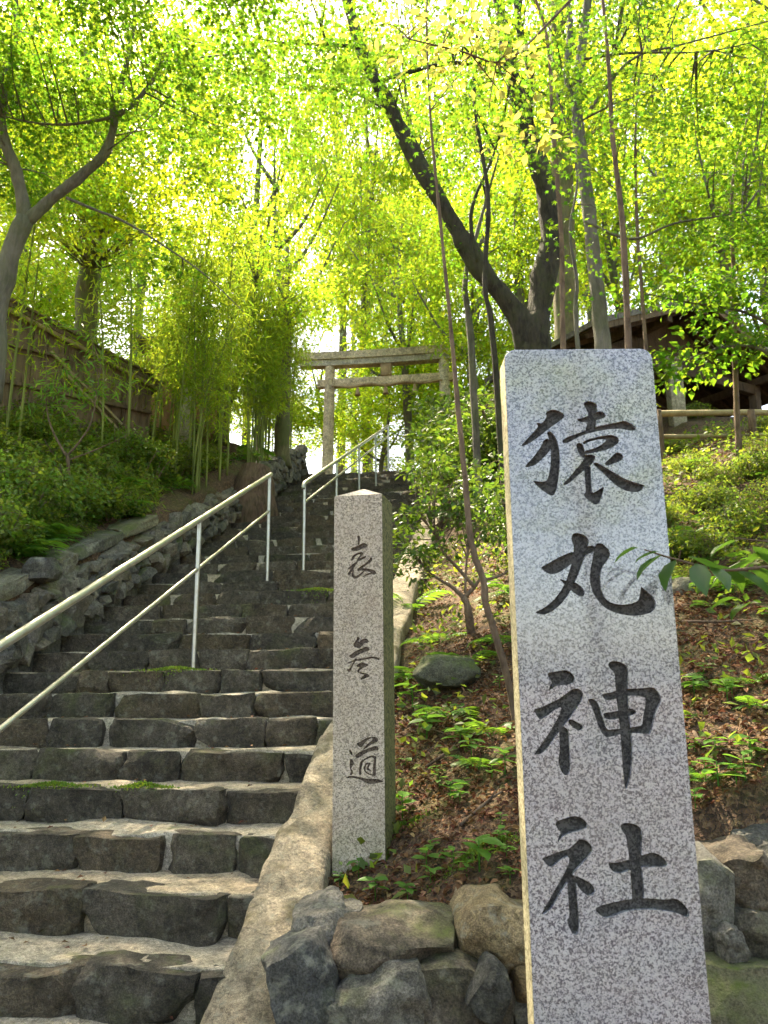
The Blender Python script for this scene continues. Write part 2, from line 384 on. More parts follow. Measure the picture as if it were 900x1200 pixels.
# ------------------------------------------------------------------ stone stairs
PV = np.array([math.cos(SA), -math.sin(SA), 0]); EV = np.array([math.sin(SA), math.cos(SA), 0])
stairs = tag(thing('stairs', None, None), kind='structure')
g = np.random.default_rng(21)
NST = 35
for n_ in range(-3, NST):
    yc = 3.06+.353*n_; zt = -.97+.15*n_; xc = float((XL(yc)+XR(yc))/2); wd = float(XR(yc)-XL(yc))+.10
    org = np.array([xc, yc, 0.])
    # mortar tread
    nxg = 40 if n_ < 10 else 16; nyg = 8 if n_ < 10 else 3
    s = np.linspace(-wd/2-.05, wd/2, nxg); q = np.linspace(.045, .42, nyg); SS, QQ = np.meshgrid(s, q)
    P = org+SS[..., None]*PV+QQ[..., None]*EV
    P[..., 2] = zt-.010+.016*fbm(P+n_*3.1, 5, 2, 3)
    top = P.reshape(-1, 3); nv = len(top); low = top.copy(); low[:, 2] = zt-.30
    i2 = np.arange((nyg-1)*(nxg-1)); a2 = (i2//(nxg-1))*nxg+i2 % (nxg-1)
    Ft = np.stack([a2, a2+1, a2+nxg+1, a2+nxg], -1)
    e0 = np.arange(nxg-1); Ff = np.stack([e0+nv, e0+1+nv, e0+1, e0], -1)
    link('tread', mk(np.concatenate([top, low]), np.concatenate([Ft, Ff]), 'tread'), MT['mortar'], stairs)
    # edge stones
    pos = -wd/2-.04
    while pos < wd/2-.06:
        w_ = g.uniform(.24, .62) if n_ < 9 else g.uniform(.3, .75)
        if pos+w_ > wd/2-.12: w_ = wd/2-pos
        dd = g.uniform(.12, .24) if n_ < 14 else .16; hh = .185
        res = 11 if n_ < 5 else (6 if n_ < 12 else 4)
        V, Fq = rock(w_*1.03, dd, hh, 1000+int(g.integers(1e6)), res, rnd=.15, amp=.075, chops=9, depth=.20, fine=.07 if n_ < 12 else 0, keep_top=True)
        V[:, 2] = np.minimum(V[:, 2], hh/2-.008+.016*fbm(V+pos, 6, 4, 2))
        ctr = org+PV*(pos+w_/2)+EV*(dd/2-.02+g.uniform(-.03, .022))
        o = link('edge_stone', mk(V, Fq, 'edge_stone', True, 28), MT['step'], stairs)
        o.location = (ctr[0], ctr[1], zt-hh/2+g.uniform(-.006, .010)); o.rotation_euler = (g.uniform(-.09, .05), g.uniform(-.04, .04), -SA+g.uniform(-.09, .09))
        pos += w_

# kerb of rough concrete on the right of the stairs
ky = np.concatenate([np.linspace(1.7, 5.6, 110)[:-1], np.linspace(5.6, 15.2, 41)]); ks = np.array([0, .04, .12, .3, .5, .7, .88, .96, 1.])
KY, KS = np.meshgrid(ky, ks, indexing='ij')
wob = .018*fb2(KY, KS*0, 2.3, 5); KX = XR(KY)+(-.035+KS*.275)+wob*np.where(KS > .5, 1.6, 1)
KZ = np.maximum(zs(KY), -1.5)+.055-.04*np.abs(KS*2-1)**9+.014*fb2(KX, KY, 5, 8)+.014*fb2(KX, KY, 22, 12)+.006*fb2(KX, KY, 60, 14)
top = np.stack([KX, KY, KZ], -1).reshape(-1, 3); a2 = (np.arange(149)[:, None]*9+np.arange(8)[None]).ravel()
Ft = np.stack([a2, a2+1, a2+10, a2+9], -1)
lo = top.copy(); lo[:, 2] -= .45; N0 = len(top); l = np.arange(149)*9
Fs = np.concatenate([np.stack([l+N0, l, l+9, l+9+N0], -1), np.stack([l+8, l+8+N0, l+17+N0, l+17], -1), [[8+N0, 8, 0, N0]]])
Ff0 = np.arange(8); Fs = np.concatenate([Fs[:-1], np.stack([Ff0+N0, Ff0+1+N0, Ff0+1, Ff0], -1)])
tag(link('kerb', mk(np.concatenate([top, lo]), np.concatenate([Ft, Fs]), 'kerb'), MT['kerb']), kind='structure')

# ------------------------------------------------------------------ rubble wall on the left of the stairs
def rubble(label, y0, y1, hgt, stone_n, seed, coping):
    g = np.random.default_rng(seed)
    wall = thing('rubble_wall', label, 'wall', (float(XL((y0+y1)/2)), (y0+y1)/2, float(zs((y0+y1)/2))), 0, 'rubble walls along the stairs')
    off = np.array(wall.location)
    n = int((y1-y0)/.12); yy = np.linspace(y0, y1, n)
    prof = []
    for y in yy:
        x = float(XL(y)); z = float(zs(y)); t = hgt+.03*math.sin(y*7)+.02*math.sin(y*17)
        prof += [[x-.035, y, z-.5], [x-.06, y, z+t*.5], [x-.09, y, z+t-.05], [x-.14, y, z+t-.015], [x-.42, y, z+t-.01], [x-.5, y, z-.5]]
    prof = np.array(prof); prof += .025*np.stack([fbm(prof+a, 5, a, 2) for a in (1, 2, 3)], -1)
    k = 6; Fq = [[i*k+j, i*k+(j+1) % k, (i+1)*k+(j+1) % k, (i+1)*k+j] for i in range(n-1) for j in range(k)]
    Fq += [[0, 1, 2, 3], [0, 3, 4, 5], [(n-1)*k+j for j in (3, 2, 1, 0)], [(n-1)*k+j for j in (5, 4, 3, 0)]]
    link('core', mk(prof-off, Fq, 'core', True, 40), MT['rubble'], wall)
    rows = 4; per = stone_n//rows
    for r in range(rows):
        for i in range(per):
            y = y0+(i+.5+.5*(r % 2)+g.uniform(-.2, .2))/(per+.5)*(y1-y0)
            if y > y1: continue
            L = (y1-y0)/per
            sy = L*g.uniform(.8, 1.7); sz = hgt/rows*g.uniform(.6, 1.5); sx = g.uniform(.10, .22)
            V, Fr = rock(sx, sy, sz, int(g.integers(1e6)), 4, rnd=.05, amp=.10, chops=7, depth=.34, fine=0)
            o = link('rubble_stone', mk(V, Fr, 'rubble_stone', True, 24), MT['rubble'], wall)
            p = np.array([float(XL(y))-.03-.02*r+g.uniform(-.02, .03), y, float(zs(y))+hgt*(r+.45)/rows-.05])-off
            o.location = p; o.rotation_euler = (R(23)+g.normal(0, .45), g.uniform(-.3, .3), g.uniform(-.4, .4)-SA)
    if coping:
        cy = y0
        while cy < coping:
            L = g.uniform(.5, .95); L = min(L, coping-cy+.2)
            V, Fr = rock(g.uniform(.26, .38), L*1.05, g.uniform(.12, .2), int(g.integers(1e6)), 9, rnd=.2, amp=.10, chops=7, depth=.22, fine=.10)
            o = link('coping_stone', mk(V, Fr, 'coping_stone', True, 30), MT['coping'], wall)
            yc = cy+L/2; o.location = np.array([float(XL(yc))-.25, yc, float(zs(yc))+hgt+.06])-off; o.rotation_euler = (math.atan(.425), g.uniform(-.05, .05), -SA)
            cy += L*.97
rubble('mossy rubble wall with stone coping beside the lower steps', 3.2, 10.85, .40, 190, 31, 8.1)
rubble('dry rubble wall of tilted stones beside the uppermost steps, beyond the stump', 11.6, 15.1, .5, 84, 33, 0)

# ------------------------------------------------------------------ boulders retaining the bank in front
def boulder(parent, mt, px0, py0, px1, py1, Y, seed, thick=.3, rot=0, **kw):
    c = at((px0+px1)/2, (py0+py1)/2, Y); k = float(np.dot(c, np.array(_f)))/F_PX
    V, Fr = rock((px1-px0)*k*1.02, thick, (py1-py0)*k*.98, seed, kw.pop('n', 22), **{**dict(rnd=.5, amp=.15, chops=5, depth=.17, fine=.06), **kw})
    cs, sn = math.cos(rot), math.sin(rot); V = np.stack([V[:, 0]*cs-V[:, 2]*sn, V[:, 1], V[:, 0]*sn+V[:, 2]*cs], -1)
    o = link('boulder', mk(V, Fr, 'boulder', True, 50), MT[mt], parent)
    o.location = c+np.array([0, thick*.35, 0])-(np.array(parent.location) if parent else 0)
    return o
rw = thing('boulder_wall', 'low retaining wall of mixed boulders in front of the granite pillar', 'wall', (.2, 2.95, -1.45), 0, 'boulder walls at the foot of the bank')
boulder(rw, 'boulder_grey', 340, 1066, 408, 1124, 2.82, 51, .34, .1, rnd=.6)
boulder(rw, 'boulder_grey', 312, 1112, 392, 1216, 2.62, 52, .3, .35, rnd=.55)
boulder(rw, 'boulder_brown', 386, 1082, 548, 1150, 2.72, 53, .40, -.03, rnd=.62)
boulder(rw, 'boulder_tan', 538, 1058, 632, 1148, 2.74, 54, .42, 0, rnd=.55)
boulder(rw, 'boulder_grey', 378, 1142, 505, 1230, 2.62, 55, .40, .15, rnd=.5)
boulder(rw, 'boulder_brown', 478, 1138, 604, 1240, 2.66, 56, .42, -.1, rnd=.45)
boulder(rw, 'boulder_dark', 556, 1134, 600, 1194, 2.58, 57, .16, -.5, depth=.35)
boulder(rw, 'boulder_tan', 596, 1128, 650, 1182, 2.70, 58, .30)
boulder(rw, 'boulder_dark', 590, 1170, 660, 1240, 2.66, 59, .30)
boulder(rw, 'boulder_grey', 390, 1064, 426, 1092, 2.86, 63, .16)
rw2 = thing('boulder_wall', 'dark boulders stacked at the foot of the bank right of the tall stele', 'wall', (1.3, 2.8, -1.45), 0, 'boulder walls at the foot of the bank')
boulder(rw2, 'boulder_brown', 838, 1002, 912, 1078, 2.66, 71, .4, .2, rnd=.3)
boulder(rw2, 'boulder_grey', 806, 1010, 860, 1128, 2.60, 72, .36, -.1, rnd=.5)
boulder(rw2, 'boulder_dark', 856, 1066, 930, 1142, 2.60, 73, .36, .1)
boulder(rw2, 'boulder_grey', 846, 1090, 876, 1128, 2.50, 74, .14, .2)
boulder(rw2, 'mossrock', 800, 1122, 960, 1230, 2.50, 75, .42, 0, rnd=.25)
boulder(rw2, 'boulder_dark', 905, 990, 985, 1130, 2.66, 76, .4, .1)
boulder(rw2, 'boulder_dark', 690, 1010, 815, 1240, 2.72, 77, .3, .1)
for k_, (nm, lb, mt, bx, Y, sd) in enumerate([
    ('rock', 'mossy flat rock under the fern between the pillar and the stele', 'mossrock', (492, 768, 560, 806), 4.9, 88),
    ('rock', 'tan angular rock on the bank above the glossy leaves at the right edge', 'boulder_tan', (862, 612, 912, 662), 5.6, 82),
    ('rock', 'pale rock lying on the right bank just above the leafy ground plants', 'mossrock', (788, 676, 850, 712), 5.0, 83),
    ('rock', 'small grey rock on the bank behind the mossy coping at far left', 'boulder_grey', (26, 652, 60, 680), 6.0, 84),
    ('rock', 'brown rock half buried on the right bank left of the tan rock', 'boulder_brown', (838, 606, 866, 632), 6.2, 85)]):
    b = boulder(None, mt, *bx, Y, sd, .3, 0, n=9, rnd=.6, amp=.16); b.name = nm; tag(b, lb, 'rock', 'loose rocks on the banks')

# ------------------------------------------------------------------ engraved stones
CH={
 'a':[[[-973,21934],[-827,22013],[-650,22000],[-470,21876],[-496,21780],[-644,21665],[-906,21482],[-1117,21310],[-1378,21118],[-1609,21000],[-1674,21011],[-1526,21172],[-1314,21396],[-1180,21553],[-1242,21628],[-1175,21654],[-1101,21616],[-1005,21721],[-948,21827]],[[-972,21377],[-885,21413],[-789,21323],[-699,21138],[-659,20876],[-670,20512],[-720,20152],[-800,19794],[-882,19652],[-981,19653],[-1124,19756],[-1266,19875],[-1406,20045],[-1332,20044],[-1159,20022],[-1043,20052],[-976,20205],[-922,20463],[-895,20774],[-900,21035],[-931,21219]],[[-961,21219],[-895,21140],[-888,20904],[-1021,20749],[-1179,20595],[-1361,20456],[-1572,20417],[-1585,20458],[-1454,20597],[-1295,20778],[-1144,20985],[-1075,21141]],[[44,22165],[151,22244],[303,22232],[424,22145],[402,21974],[372,21762],[346,21523],[270,21366],[119,21367],[57,21420],[108,21578],[160,21764],[156,21923],[98,22057]],[[-134,21740],[20,21776],[176,21843],[384,21932],[538,21957],[642,21855],[601,21770],[420,21719],[215,21678],[62,21648],[-64,21660],[-147,21703]],[[-583,21147],[-416,21251],[-160,21333],[99,21446],[408,21539],[715,21599],[971,21650],[1125,21691],[1319,21583],[1412,21487],[1381,21408],[1255,21404],[1007,21459],[704,21451],[399,21401],[92,21330],[-166,21228],[-400,21093],[-538,21063]],[[-213,21039],[-150,21080],[-36,21053],[4,20896],[25,20688],[-52,20652],[-145,20767],[-197,20898]],[[-50,21080],[82,21173],[337,21233],[592,21284],[768,21293],[915,21228],[930,21097],[822,20993],[614,20890],[359,20825],[157,20790],[5,20755],[1,20860],[164,20895],[369,20971],[527,21074],[609,21168],[383,21170],[127,21104],[-3,21027]],[[-5,20755],[205,20754],[290,20685],[188,20505],[-21,20351],[-232,20173],[-441,19995],[-570,19920],[-633,19946],[-511,20073],[-325,20277],[-164,20456],[-45,20610]],[[-43,20403],[145,20453],[128,20195],[121,19862],[135,19709],[289,19784],[434,19885],[440,19824],[377,19631],[289,19429],[188,19394],[46,19482],[-92,19635],[-89,19686],[-36,19736],[-41,20043]],[[514,20527],[673,20656],[808,20800],[933,20799],[1017,20715],[983,20601],[839,20540],[634,20459],[533,20439]],[[188,20505],[291,20545],[482,20424],[767,20241],[1004,20085],[1245,19990],[1488,19917],[1494,19876],[1400,19749],[1224,19715],[981,19768],[791,19882],[583,20089],[375,20322]]],
 'b':[[[-488,18558],[-424,18652],[-277,18651],[-111,18580],[-36,18455],[-83,18258],[-197,17988],[-313,17696],[-452,17406],[-641,17069],[-872,16808],[-1122,16619],[-1317,16559],[-1496,16608],[-1504,16637],[-1283,16740],[-1059,16905],[-853,17143],[-693,17408],[-566,17747],[-461,18040],[-443,18335],[-485,18459]],[[-1326,17763],[-1151,17860],[-851,18019],[-552,18149],[-381,18162],[-104,18307],[92,18321],[107,18182],[-118,18086],[-319,17989],[-572,17820],[-724,17709],[-899,17613],[-1069,17586],[-1211,17645]],[[91,18306],[169,18379],[291,18378],[451,18228],[489,18080],[406,17934],[248,17764],[182,17497],[186,17207],[265,16965],[425,16844],[661,16794],[902,16816],[1100,16886],[1161,17054],[1202,17270],[1291,17173],[1471,17027],[1553,16858],[1515,16691],[1412,16597],[1167,16528],[879,16516],[549,16581],[271,16702],[93,16895],[-37,17112],[-90,17402],[-57,17694],[21,17986]],[[-872,17482],[-692,17417],[-453,17381],[-292,17259],[-229,17114],[-259,17028],[-356,17009],[-518,17116],[-700,17287]]],
 'c':[[[-1298,15131],[-1037,15166],[-847,15201],[-686,15126],[-614,15001],[-654,14887],[-821,14833],[-1057,14822],[-1177,14763],[-1289,14687],[-1244,14823],[-1183,14901],[-1258,15007]],[[-1685,14259],[-1506,14293],[-1267,14400],[-1004,14516],[-783,14682],[-639,14750],[-500,14725],[-423,14611],[-495,14430],[-648,14227],[-824,14004],[-1023,13781],[-1196,13582],[-1395,13318],[-1563,13196],[-1738,13188],[-1602,13342],[-1404,13584],[-1229,13828],[-1050,14118],[-982,14321],[-1160,14232],[-1353,14098],[-1521,13996],[-1609,14100]],[[-1077,13804],[-972,13848],[-839,13757],[-843,13446],[-851,13093],[-855,12873],[-924,12708],[-1016,12709],[-1100,12832],[-1143,13051],[-1089,13271],[-1083,13537]],[[-823,14026],[-641,13957],[-498,13866],[-490,13777],[-608,13747],[-742,13824],[-839,13914]],[[-342,14483],[-233,14509],[-98,14426],[-41,14245],[13,14019],[88,13750],[298,13770],[461,13791],[451,13657],[286,13614],[75,13572],[-34,13661],[-133,13908],[-207,14201],[-266,14360]],[[31,14607],[244,14642],[436,14704],[695,14729],[1000,14736],[1284,14770],[1416,14664],[1494,14481],[1436,14345],[1329,14188],[1254,13964],[1190,13740],[1121,13638],[984,13662],[731,13677],[591,13665],[610,13790],[788,13824],[967,13854],[992,14056],[1066,14281],[1099,14507],[986,14553],[706,14565],[421,14504],[231,14460],[114,14461],[40,14539]],[[14,14154],[257,14175],[494,14231],[753,14261],[862,14169],[764,14103],[527,14051],[291,13994],[59,14010]],[[223,15340],[346,15413],[533,15384],[691,15290],[727,15151],[685,14784],[665,14329],[677,13879],[689,13433],[654,12992],[565,12600],[470,12375],[427,12405],[412,12819],[412,13435],[405,13971],[375,14513],[378,14878],[373,15131],[262,15224]]],
 'd':[[[-1297,11647],[-1069,11725],[-816,11788],[-621,11721],[-520,11594],[-546,11501],[-738,11442],[-964,11397],[-1142,11319],[-1259,11181],[-1243,11297],[-1162,11412],[-1255,11506]],[[-1662,10848],[-1462,10906],[-1210,10996],[-1010,11040],[-865,11155],[-724,11269],[-554,11222],[-439,11082],[-445,10990],[-579,10830],[-762,10671],[-945,10490],[-1104,10286],[-1290,10039],[-1450,9793],[-1603,9660],[-1717,9617],[-1699,9683],[-1566,9884],[-1381,10153],[-1167,10469],[-1031,10696],[-995,10879],[-1170,10834],[-1350,10698],[-1427,10640],[-1524,10677]],[[-1086,10422],[-945,10490],[-863,10375],[-873,10058],[-857,9699],[-857,9387],[-886,9232],[-952,9175],[-1045,9234],[-1130,9434],[-1125,9523],[-1074,9567],[-1077,9925],[-1085,10196]],[[-887,10466],[-706,10383],[-494,10259],[-439,10123],[-484,10033],[-608,10011],[-748,10102],[-870,10262]],[[254,11564],[367,11619],[565,11599],[732,11513],[770,11373],[730,11049],[690,10682],[710,10317],[702,9911],[408,9891],[419,10229],[420,10684],[399,11052],[370,11330],[280,11447]],[[-102,10743],[104,10732],[404,10799],[707,10888],[959,10955],[1128,10908],[1287,10759],[1305,10677],[1226,10623],[982,10634],[686,10627],[386,10556],[185,10494],[15,10527],[-62,10619]],[[-494,9741],[-254,9829],[91,9893],[437,9949],[827,9955],[1165,9916],[1437,9950],[1597,9836],[1719,9678],[1718,9567],[1642,9532],[1479,9613],[1193,9674],[904,9707],[516,9710],[221,9668],[-29,9581],[-203,9524],[-344,9583]]],
 'e':[[[-47,15504],[25,15536],[115,15460],[97,15301],[61,15089],[-30,15075],[-11,15270]],[[-355,14948],[-156,14992],[24,15073],[169,15138],[277,15175],[384,15128],[463,15036],[402,14961],[240,14922],[60,14841],[-84,14794],[-228,14811],[-319,14857]],[[-344,14381],[-300,14538],[-192,14657],[-12,14720],[186,14758],[257,14691],[185,14571],[59,14470],[239,14516],[347,14575],[400,14509],[310,14442],[131,14362],[-31,14298],[-102,14336],[-12,14491],[114,14644],[-12,14632],[-156,14532],[-246,14359]],[[-516,13983],[-372,14118],[-192,14252],[-31,14351],[-31,14245],[-138,14109],[-246,13938],[-390,13715],[-462,13683],[-516,13755],[-426,13874],[-336,14011],[-462,13953]],[[-282,13939],[-174,13970],[-221,13761],[-139,13636],[22,13700],[166,13817],[273,13918],[362,13932],[237,13780],[58,13594],[-157,13497],[-264,13571],[-325,13695]],[[-67,13931],[59,14049],[274,14180],[471,14313],[579,14467],[650,14481],[685,14392],[595,14255],[381,14124],[202,13998],[380,13984],[594,13941],[771,13882],[859,13757],[788,13672],[664,13694],[486,13683],[343,13636],[183,13565],[308,13690],[486,13753],[593,13784],[415,13843],[201,13903],[-13,13859]]],
 'f':[[[-70,10888],[-17,10920],[95,10834],[35,10751],[18,10650],[176,10782],[334,10812],[456,10760],[490,10658],[403,10610],[298,10621],[193,10496],[52,10364],[-53,10399],[-228,10469],[-235,10570],[-158,10687],[-70,10786]],[[-457,10054],[-316,10135],[-158,10250],[17,10331],[192,10379],[350,10460],[472,10407],[541,10323],[471,10250],[297,10210],[122,10145],[-88,10048],[-246,9934],[-351,9969]],[[-526,9754],[-298,9834],[-123,9899],[51,9913],[331,9952],[574,10005],[782,10009],[955,9950],[996,9867],[920,9845],[782,9919],[574,9929],[330,9876],[51,9830],[-123,9832],[-263,9784],[-474,9703]],[[-158,9949],[-53,9931],[-123,9799],[-246,9634],[-333,9435],[-421,9320],[-491,9371],[-544,9487],[-421,9463],[-333,9601],[-246,9767]],[[-106,9615],[16,9714],[226,9777],[295,9727],[451,9692],[468,9609],[329,9560],[190,9496],[51,9415],[33,9332],[224,9313],[398,9279],[518,9195],[501,9129],[362,9081],[223,9017],[67,8995],[172,9132],[293,9214],[120,9265],[-37,9316],[-54,9432],[68,9530],[-54,9565]]],
 'g':[[[-109,6279],[45,6328],[250,6457],[455,6545],[625,6571],[557,6491],[386,6410],[284,6298],[215,6171],[96,6115],[-23,6168]],[[557,6564],[761,6578],[896,6493],[905,6414],[810,6334],[623,6269],[453,6157],[283,6044],[164,6011],[283,6139],[420,6283],[590,6396],[625,6492]],[[-177,5754],[-58,5866],[147,5980],[351,6045],[555,6126],[725,6191],[860,6167],[920,6066],[858,5986],[690,5985],[486,5951],[316,5870],[146,5774],[27,5677],[-92,5670]],[[26,4954],[16,5142],[44,5362],[85,5520],[214,5617],[384,5713],[553,5785],[688,5786],[806,5734],[798,5529],[770,5341],[785,5153],[784,4935],[650,4933],[482,4977],[314,5052],[229,5176],[247,5334],[349,5492],[552,5495],[518,5400],[449,5258],[567,5181],[533,5134],[348,5178],[382,5304],[433,5415],[349,5398],[297,5240],[348,5115],[482,5039],[650,4995],[634,5182],[652,5402],[688,5654],[587,5716],[417,5651],[214,5538],[162,5332],[128,5144],[144,4987]],[[-424,6038],[-348,6006],[-263,5896],[-263,5795],[-348,5806],[-417,5926]],[[-365,5641],[-263,5611],[-194,5454],[-245,5358],[-331,5231],[-245,5138],[-228,5044],[-296,4964],[-381,4947],[-399,4994],[-331,5105],[-382,5230],[-416,5356],[-382,5514]],[[-586,4850],[-432,4921],[-228,4934],[9,4891],[245,4839],[481,4811],[750,4825],[951,4807],[1117,4717],[1016,4675],[749,4623],[514,4594],[312,4640],[110,4752],[-93,4811],[-296,4855],[-500,4814]]],
}

def prism(poly, y0, y1):
    A = sum(poly[i][0]*poly[(i+1) % len(poly)][1]-poly[(i+1) % len(poly)][0]*poly[i][1] for i in range(len(poly)))
    if A < 0: poly = poly[::-1]
    n = len(poly); bm = bmesh.new()
    f = [bm.verts.new((x, y0, z)) for x, z in poly]; b = [bm.verts.new((x, y1, z)) for x, z in poly]
    bm.faces.new(f); bm.faces.new(b[::-1])
    for i in range(n): bm.faces.new([f[i], b[i], b[(i+1) % n], f[(i+1) % n]])
    bmesh.ops.recalc_face_normals(bm, faces=bm.faces[:])
    return bm
def smooth_poly(poly):
    P = np.array(poly, float)/1e4; n = len(P); out = []
    for i in range(n):                      # one gentle corner cutting pass keeps the brush tips
        a, b = P[i], P[(i+1) % n]; out += [a*.80+b*.20, a*.2+b*.80]
    return [tuple(p) for p in out]
def carve(slab, keys, parent, mt, labels, depth=.016, floor=.010):
    cut = bmesh.new(); tmp = bpy.data.collections.new('cutters'); C.children.link(tmp); made = []
    for key, lb in zip(keys, labels):
        Vs = bmesh.new()
        for i, poly in enumerate(CH[key]):
            pl = smooth_poly(poly)
            bm = prism(pl, -.004, depth+.0002*i); me = bpy.data.meshes.new('cut'); bm.to_mesh(me); bm.free()
            o = bpy.data.objects.new('cut', me); tmp.objects.link(o); made.append(o)
            bm = prism(pl, floor+.00013*i, depth-.001); me = bpy.data.meshes.new('x'); bm.to_mesh(me); bm.free()
            Vs.from_mesh(me); bpy.data.meshes.remove(me)
        bmesh.ops.triangulate(Vs, faces=Vs.faces[:])
        me = bpy.data.meshes.new('engraved_character'); Vs.to_mesh(me); Vs.free()
        o = link('engraved_character', me, MT[mt], parent); o['label'] = lb
    md = slab.modifiers.new('carve', 'BOOLEAN'); md.operation = 'DIFFERENCE'; md.operand_type = 'COLLECTION'; md.collection = tmp; md.solver = 'EXACT'; md.use_self = True
    for o in made: o.matrix_world = slab.matrix_world
    bpy.context.view_layer.update()
    dg = bpy.context.evaluated_depsgraph_get(); me = bpy.data.meshes.new_from_object(slab.evaluated_get(dg))
    slab.modifiers.clear(); slab.data = me
    for o in made: bpy.data.objects.remove(o, do_unlink=True)
    bpy.data.collections.remove(tmp)

st = thing('stone_stele', 'tall polished grey granite stele engraved with four large characters, nearest the camera', 'stele', (.531, 1.95, -1.5))
hw, top_, rc = .2015, 2.375, .032
out = [(-hw, 0), (hw, 0)]
for a in range(0, 7): out.append((hw-rc+rc*math.cos(a*math.pi/12), top_-rc+rc*math.sin(a*math.pi/12)))
for a in range(6, 13): out.append((-hw+rc+rc*math.cos(a*math.pi/12), top_-rc+rc*math.sin(a*math.pi/12)))
bm = prism(out, 0, .085)
es = [e for e in bm.edges if abs(e.verts[0].co.y-e.verts[1].co.y) < 1e-6]
bmesh.ops.bevel(bm, geom=es, offset=.004, segments=2, affect='EDGES', profile=.5)
me = bpy.data.meshes.new('slab'); bm.to_mesh(me); bm.free()
slab = link('slab', me, MT['stele'], st); bpy.context.view_layer.update()
carve(slab, 'abcd', st, 'engrave', ['topmost engraved character, monkey', 'second engraved character, round', 'third engraved character, god', 'lowest engraved character, shrine'])
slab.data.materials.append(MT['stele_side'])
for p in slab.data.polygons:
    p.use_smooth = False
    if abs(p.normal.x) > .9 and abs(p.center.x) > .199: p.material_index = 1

pl = thing('stone_pillar', 'short square granite pillar with pyramid top and three small engraved characters beside the stairs', 'pillar', (-.121, 3.5, -.90), -R(12))
hw = .1175; top_ = 1.745
bm = prism([(-hw, 0), (hw, 0), (hw*.985, top_), (-hw*.985, top_)], 0, 2*hw)
es = [e for e in bm.edges if e.calc_length() > 1]
bmesh.ops.bevel(bm, geom=es, offset=.004, segments=2, affect='EDGES', profile=.5)
bm.faces.ensure_lookup_table()
tf = max(bm.faces, key=lambda f: f.calc_center_median().z if abs(f.normal.z) > .9 else -9)
r = bmesh.ops.poke(bm, faces=[tf]); r['verts'][0].co.z += .058
for v in r['verts']: v.co.y = hw
me = bpy.data.meshes.new('shaft'); bm.to_mesh(me); bm.free()
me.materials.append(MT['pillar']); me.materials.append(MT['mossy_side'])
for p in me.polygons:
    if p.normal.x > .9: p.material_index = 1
sh = link('shaft', me, None, pl); bpy.context.view_layer.update()
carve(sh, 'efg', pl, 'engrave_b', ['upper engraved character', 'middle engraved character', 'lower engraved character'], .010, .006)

# ------------------------------------------------------------------ handrails
def handrail(label, A, B, posts, low, r=(.023, .0145, .0175), end0=None, end1=None):
    A = np.array(A, float); B = np.array(B, float); d = norm(B-A)
    t = thing('handrail', label, 'handrail', A-[0, 0, 1.0], 0, 'metal handrails on the stairs'); o = np.array(t.location)
    pts = [A, B]
    if end0 is not None: pts = [A-d*.06+np.array(end0), A-d*.05+np.array(end0)*.4]+pts
    if end1 is not None: pts = pts+[B+d*.05+np.array(end1)*.4, B+d*.06+np.array(end1)]
    link('top_rail', mk(*tube(np.array(pts)-o, r[0], sides=14, curve=False), 'top_rail', True, 60), MT['steel'], t)
    lo = np.array([0, 0, low]); ya, yb = posts[0], posts[-1]
    P = lambda y: A+(B-A)*(y-A[1])/(B[1]-A[1])
    link('lower_rail', mk(*tube(np.array([P(ya)-lo, P(yb)-lo])-o, r[1], sides=10, curve=False), 'lower_rail', True, 60), MT['steel'], t)
    for y in posts:
        p = P(y); link('post', mk(*tube(np.array([[p[0], p[1], float(zs(y))-.2], p])-o, r[2], sides=10, curve=False), 'post', True, 60), MT['steel'], t)
a = at(316, 557, 7.83); b = at(234, 609, 5.85); dd = (a-b)/(a[1]-b[1])
lo_off = a[2]-at(316, 599, 7.83)[2]
handrail('long two-bar metal handrail running down the stairs at left', b+dd*(2.2-5.85), a, [2.6, 5.85, 7.83], lo_off, end1=(0, 0, .0))
a = at(357, 566, 8.3); b = at(455, 499, 15.3)
handrail('two-bar metal handrail on the upper stairs seen above the granite pillar', a, b, [8.3, 10.05, 11.8, 13.55, 15.3], a[2]-at(357, 589, 8.3)[2], (.023, .0145, .0175), end0=(0, 0, -.05))

# ------------------------------------------------------------------ torii
TC = np.array([.09, 18.0, 4.1]); 
to = thing('torii', 'stone torii gate at the head of the stairs', 'gate', TC, -SA)
for sx in (-1, 1):
    p = link('pillar', mk(*tube([[sx*1.50, 0, -.1], [sx*1.43, 0, 3.62]], .15, .125, 18, 6, curve=False), 'pillar', True, 60), MT['torii'], to)
    link('base_stone', mk(*tube([[sx*1.50, 0, -.05], [sx*1.495, 0, .16]], .22, .20, 18, 3), 'base', True, 50), MT['torii'], p)
def curved(L, z, hy, hz, lift, nn=17, flare=0):
    P = []
    for i in range(nn):
        u = i/(nn-1)*2-1; x = u*L; zz = z+lift*abs(u)**2.6
        P += [[x, -hy-flare, zz+hz], [x, hy+flare, zz+hz], [x, hy, zz], [x, -hy, zz]]
    Fq = [[i*4+j, i*4+(j+1) % 4, (i+1)*4+(j+1) % 4, (i+1)*4+j] for i in range(nn-1) for j in range(4)]+[[3, 2, 1, 0], [(nn-1)*4+j for j in range(4)]]
    return np.array(P), np.array(Fq)
link('lower_lintel', mk(*curved(2.2, 3.60, .13, .16, .045), 'lintel', True, 30), MT['torii'], to)
link('upper_lintel', mk(*curved(2.34, 3.763, .17, .17, .05, flare=.04), 'lintel', True, 30), MT['torii'], to)
link('tie_beam', bevmesh(*box(0, 0, 3.17, 3.5, .15, .21), .012), MT['torii'], to)
tb = link('tablet', bevmesh(*box(0, -.03, 3.437, .27, .16, .32), .012), MT['straw'], to)
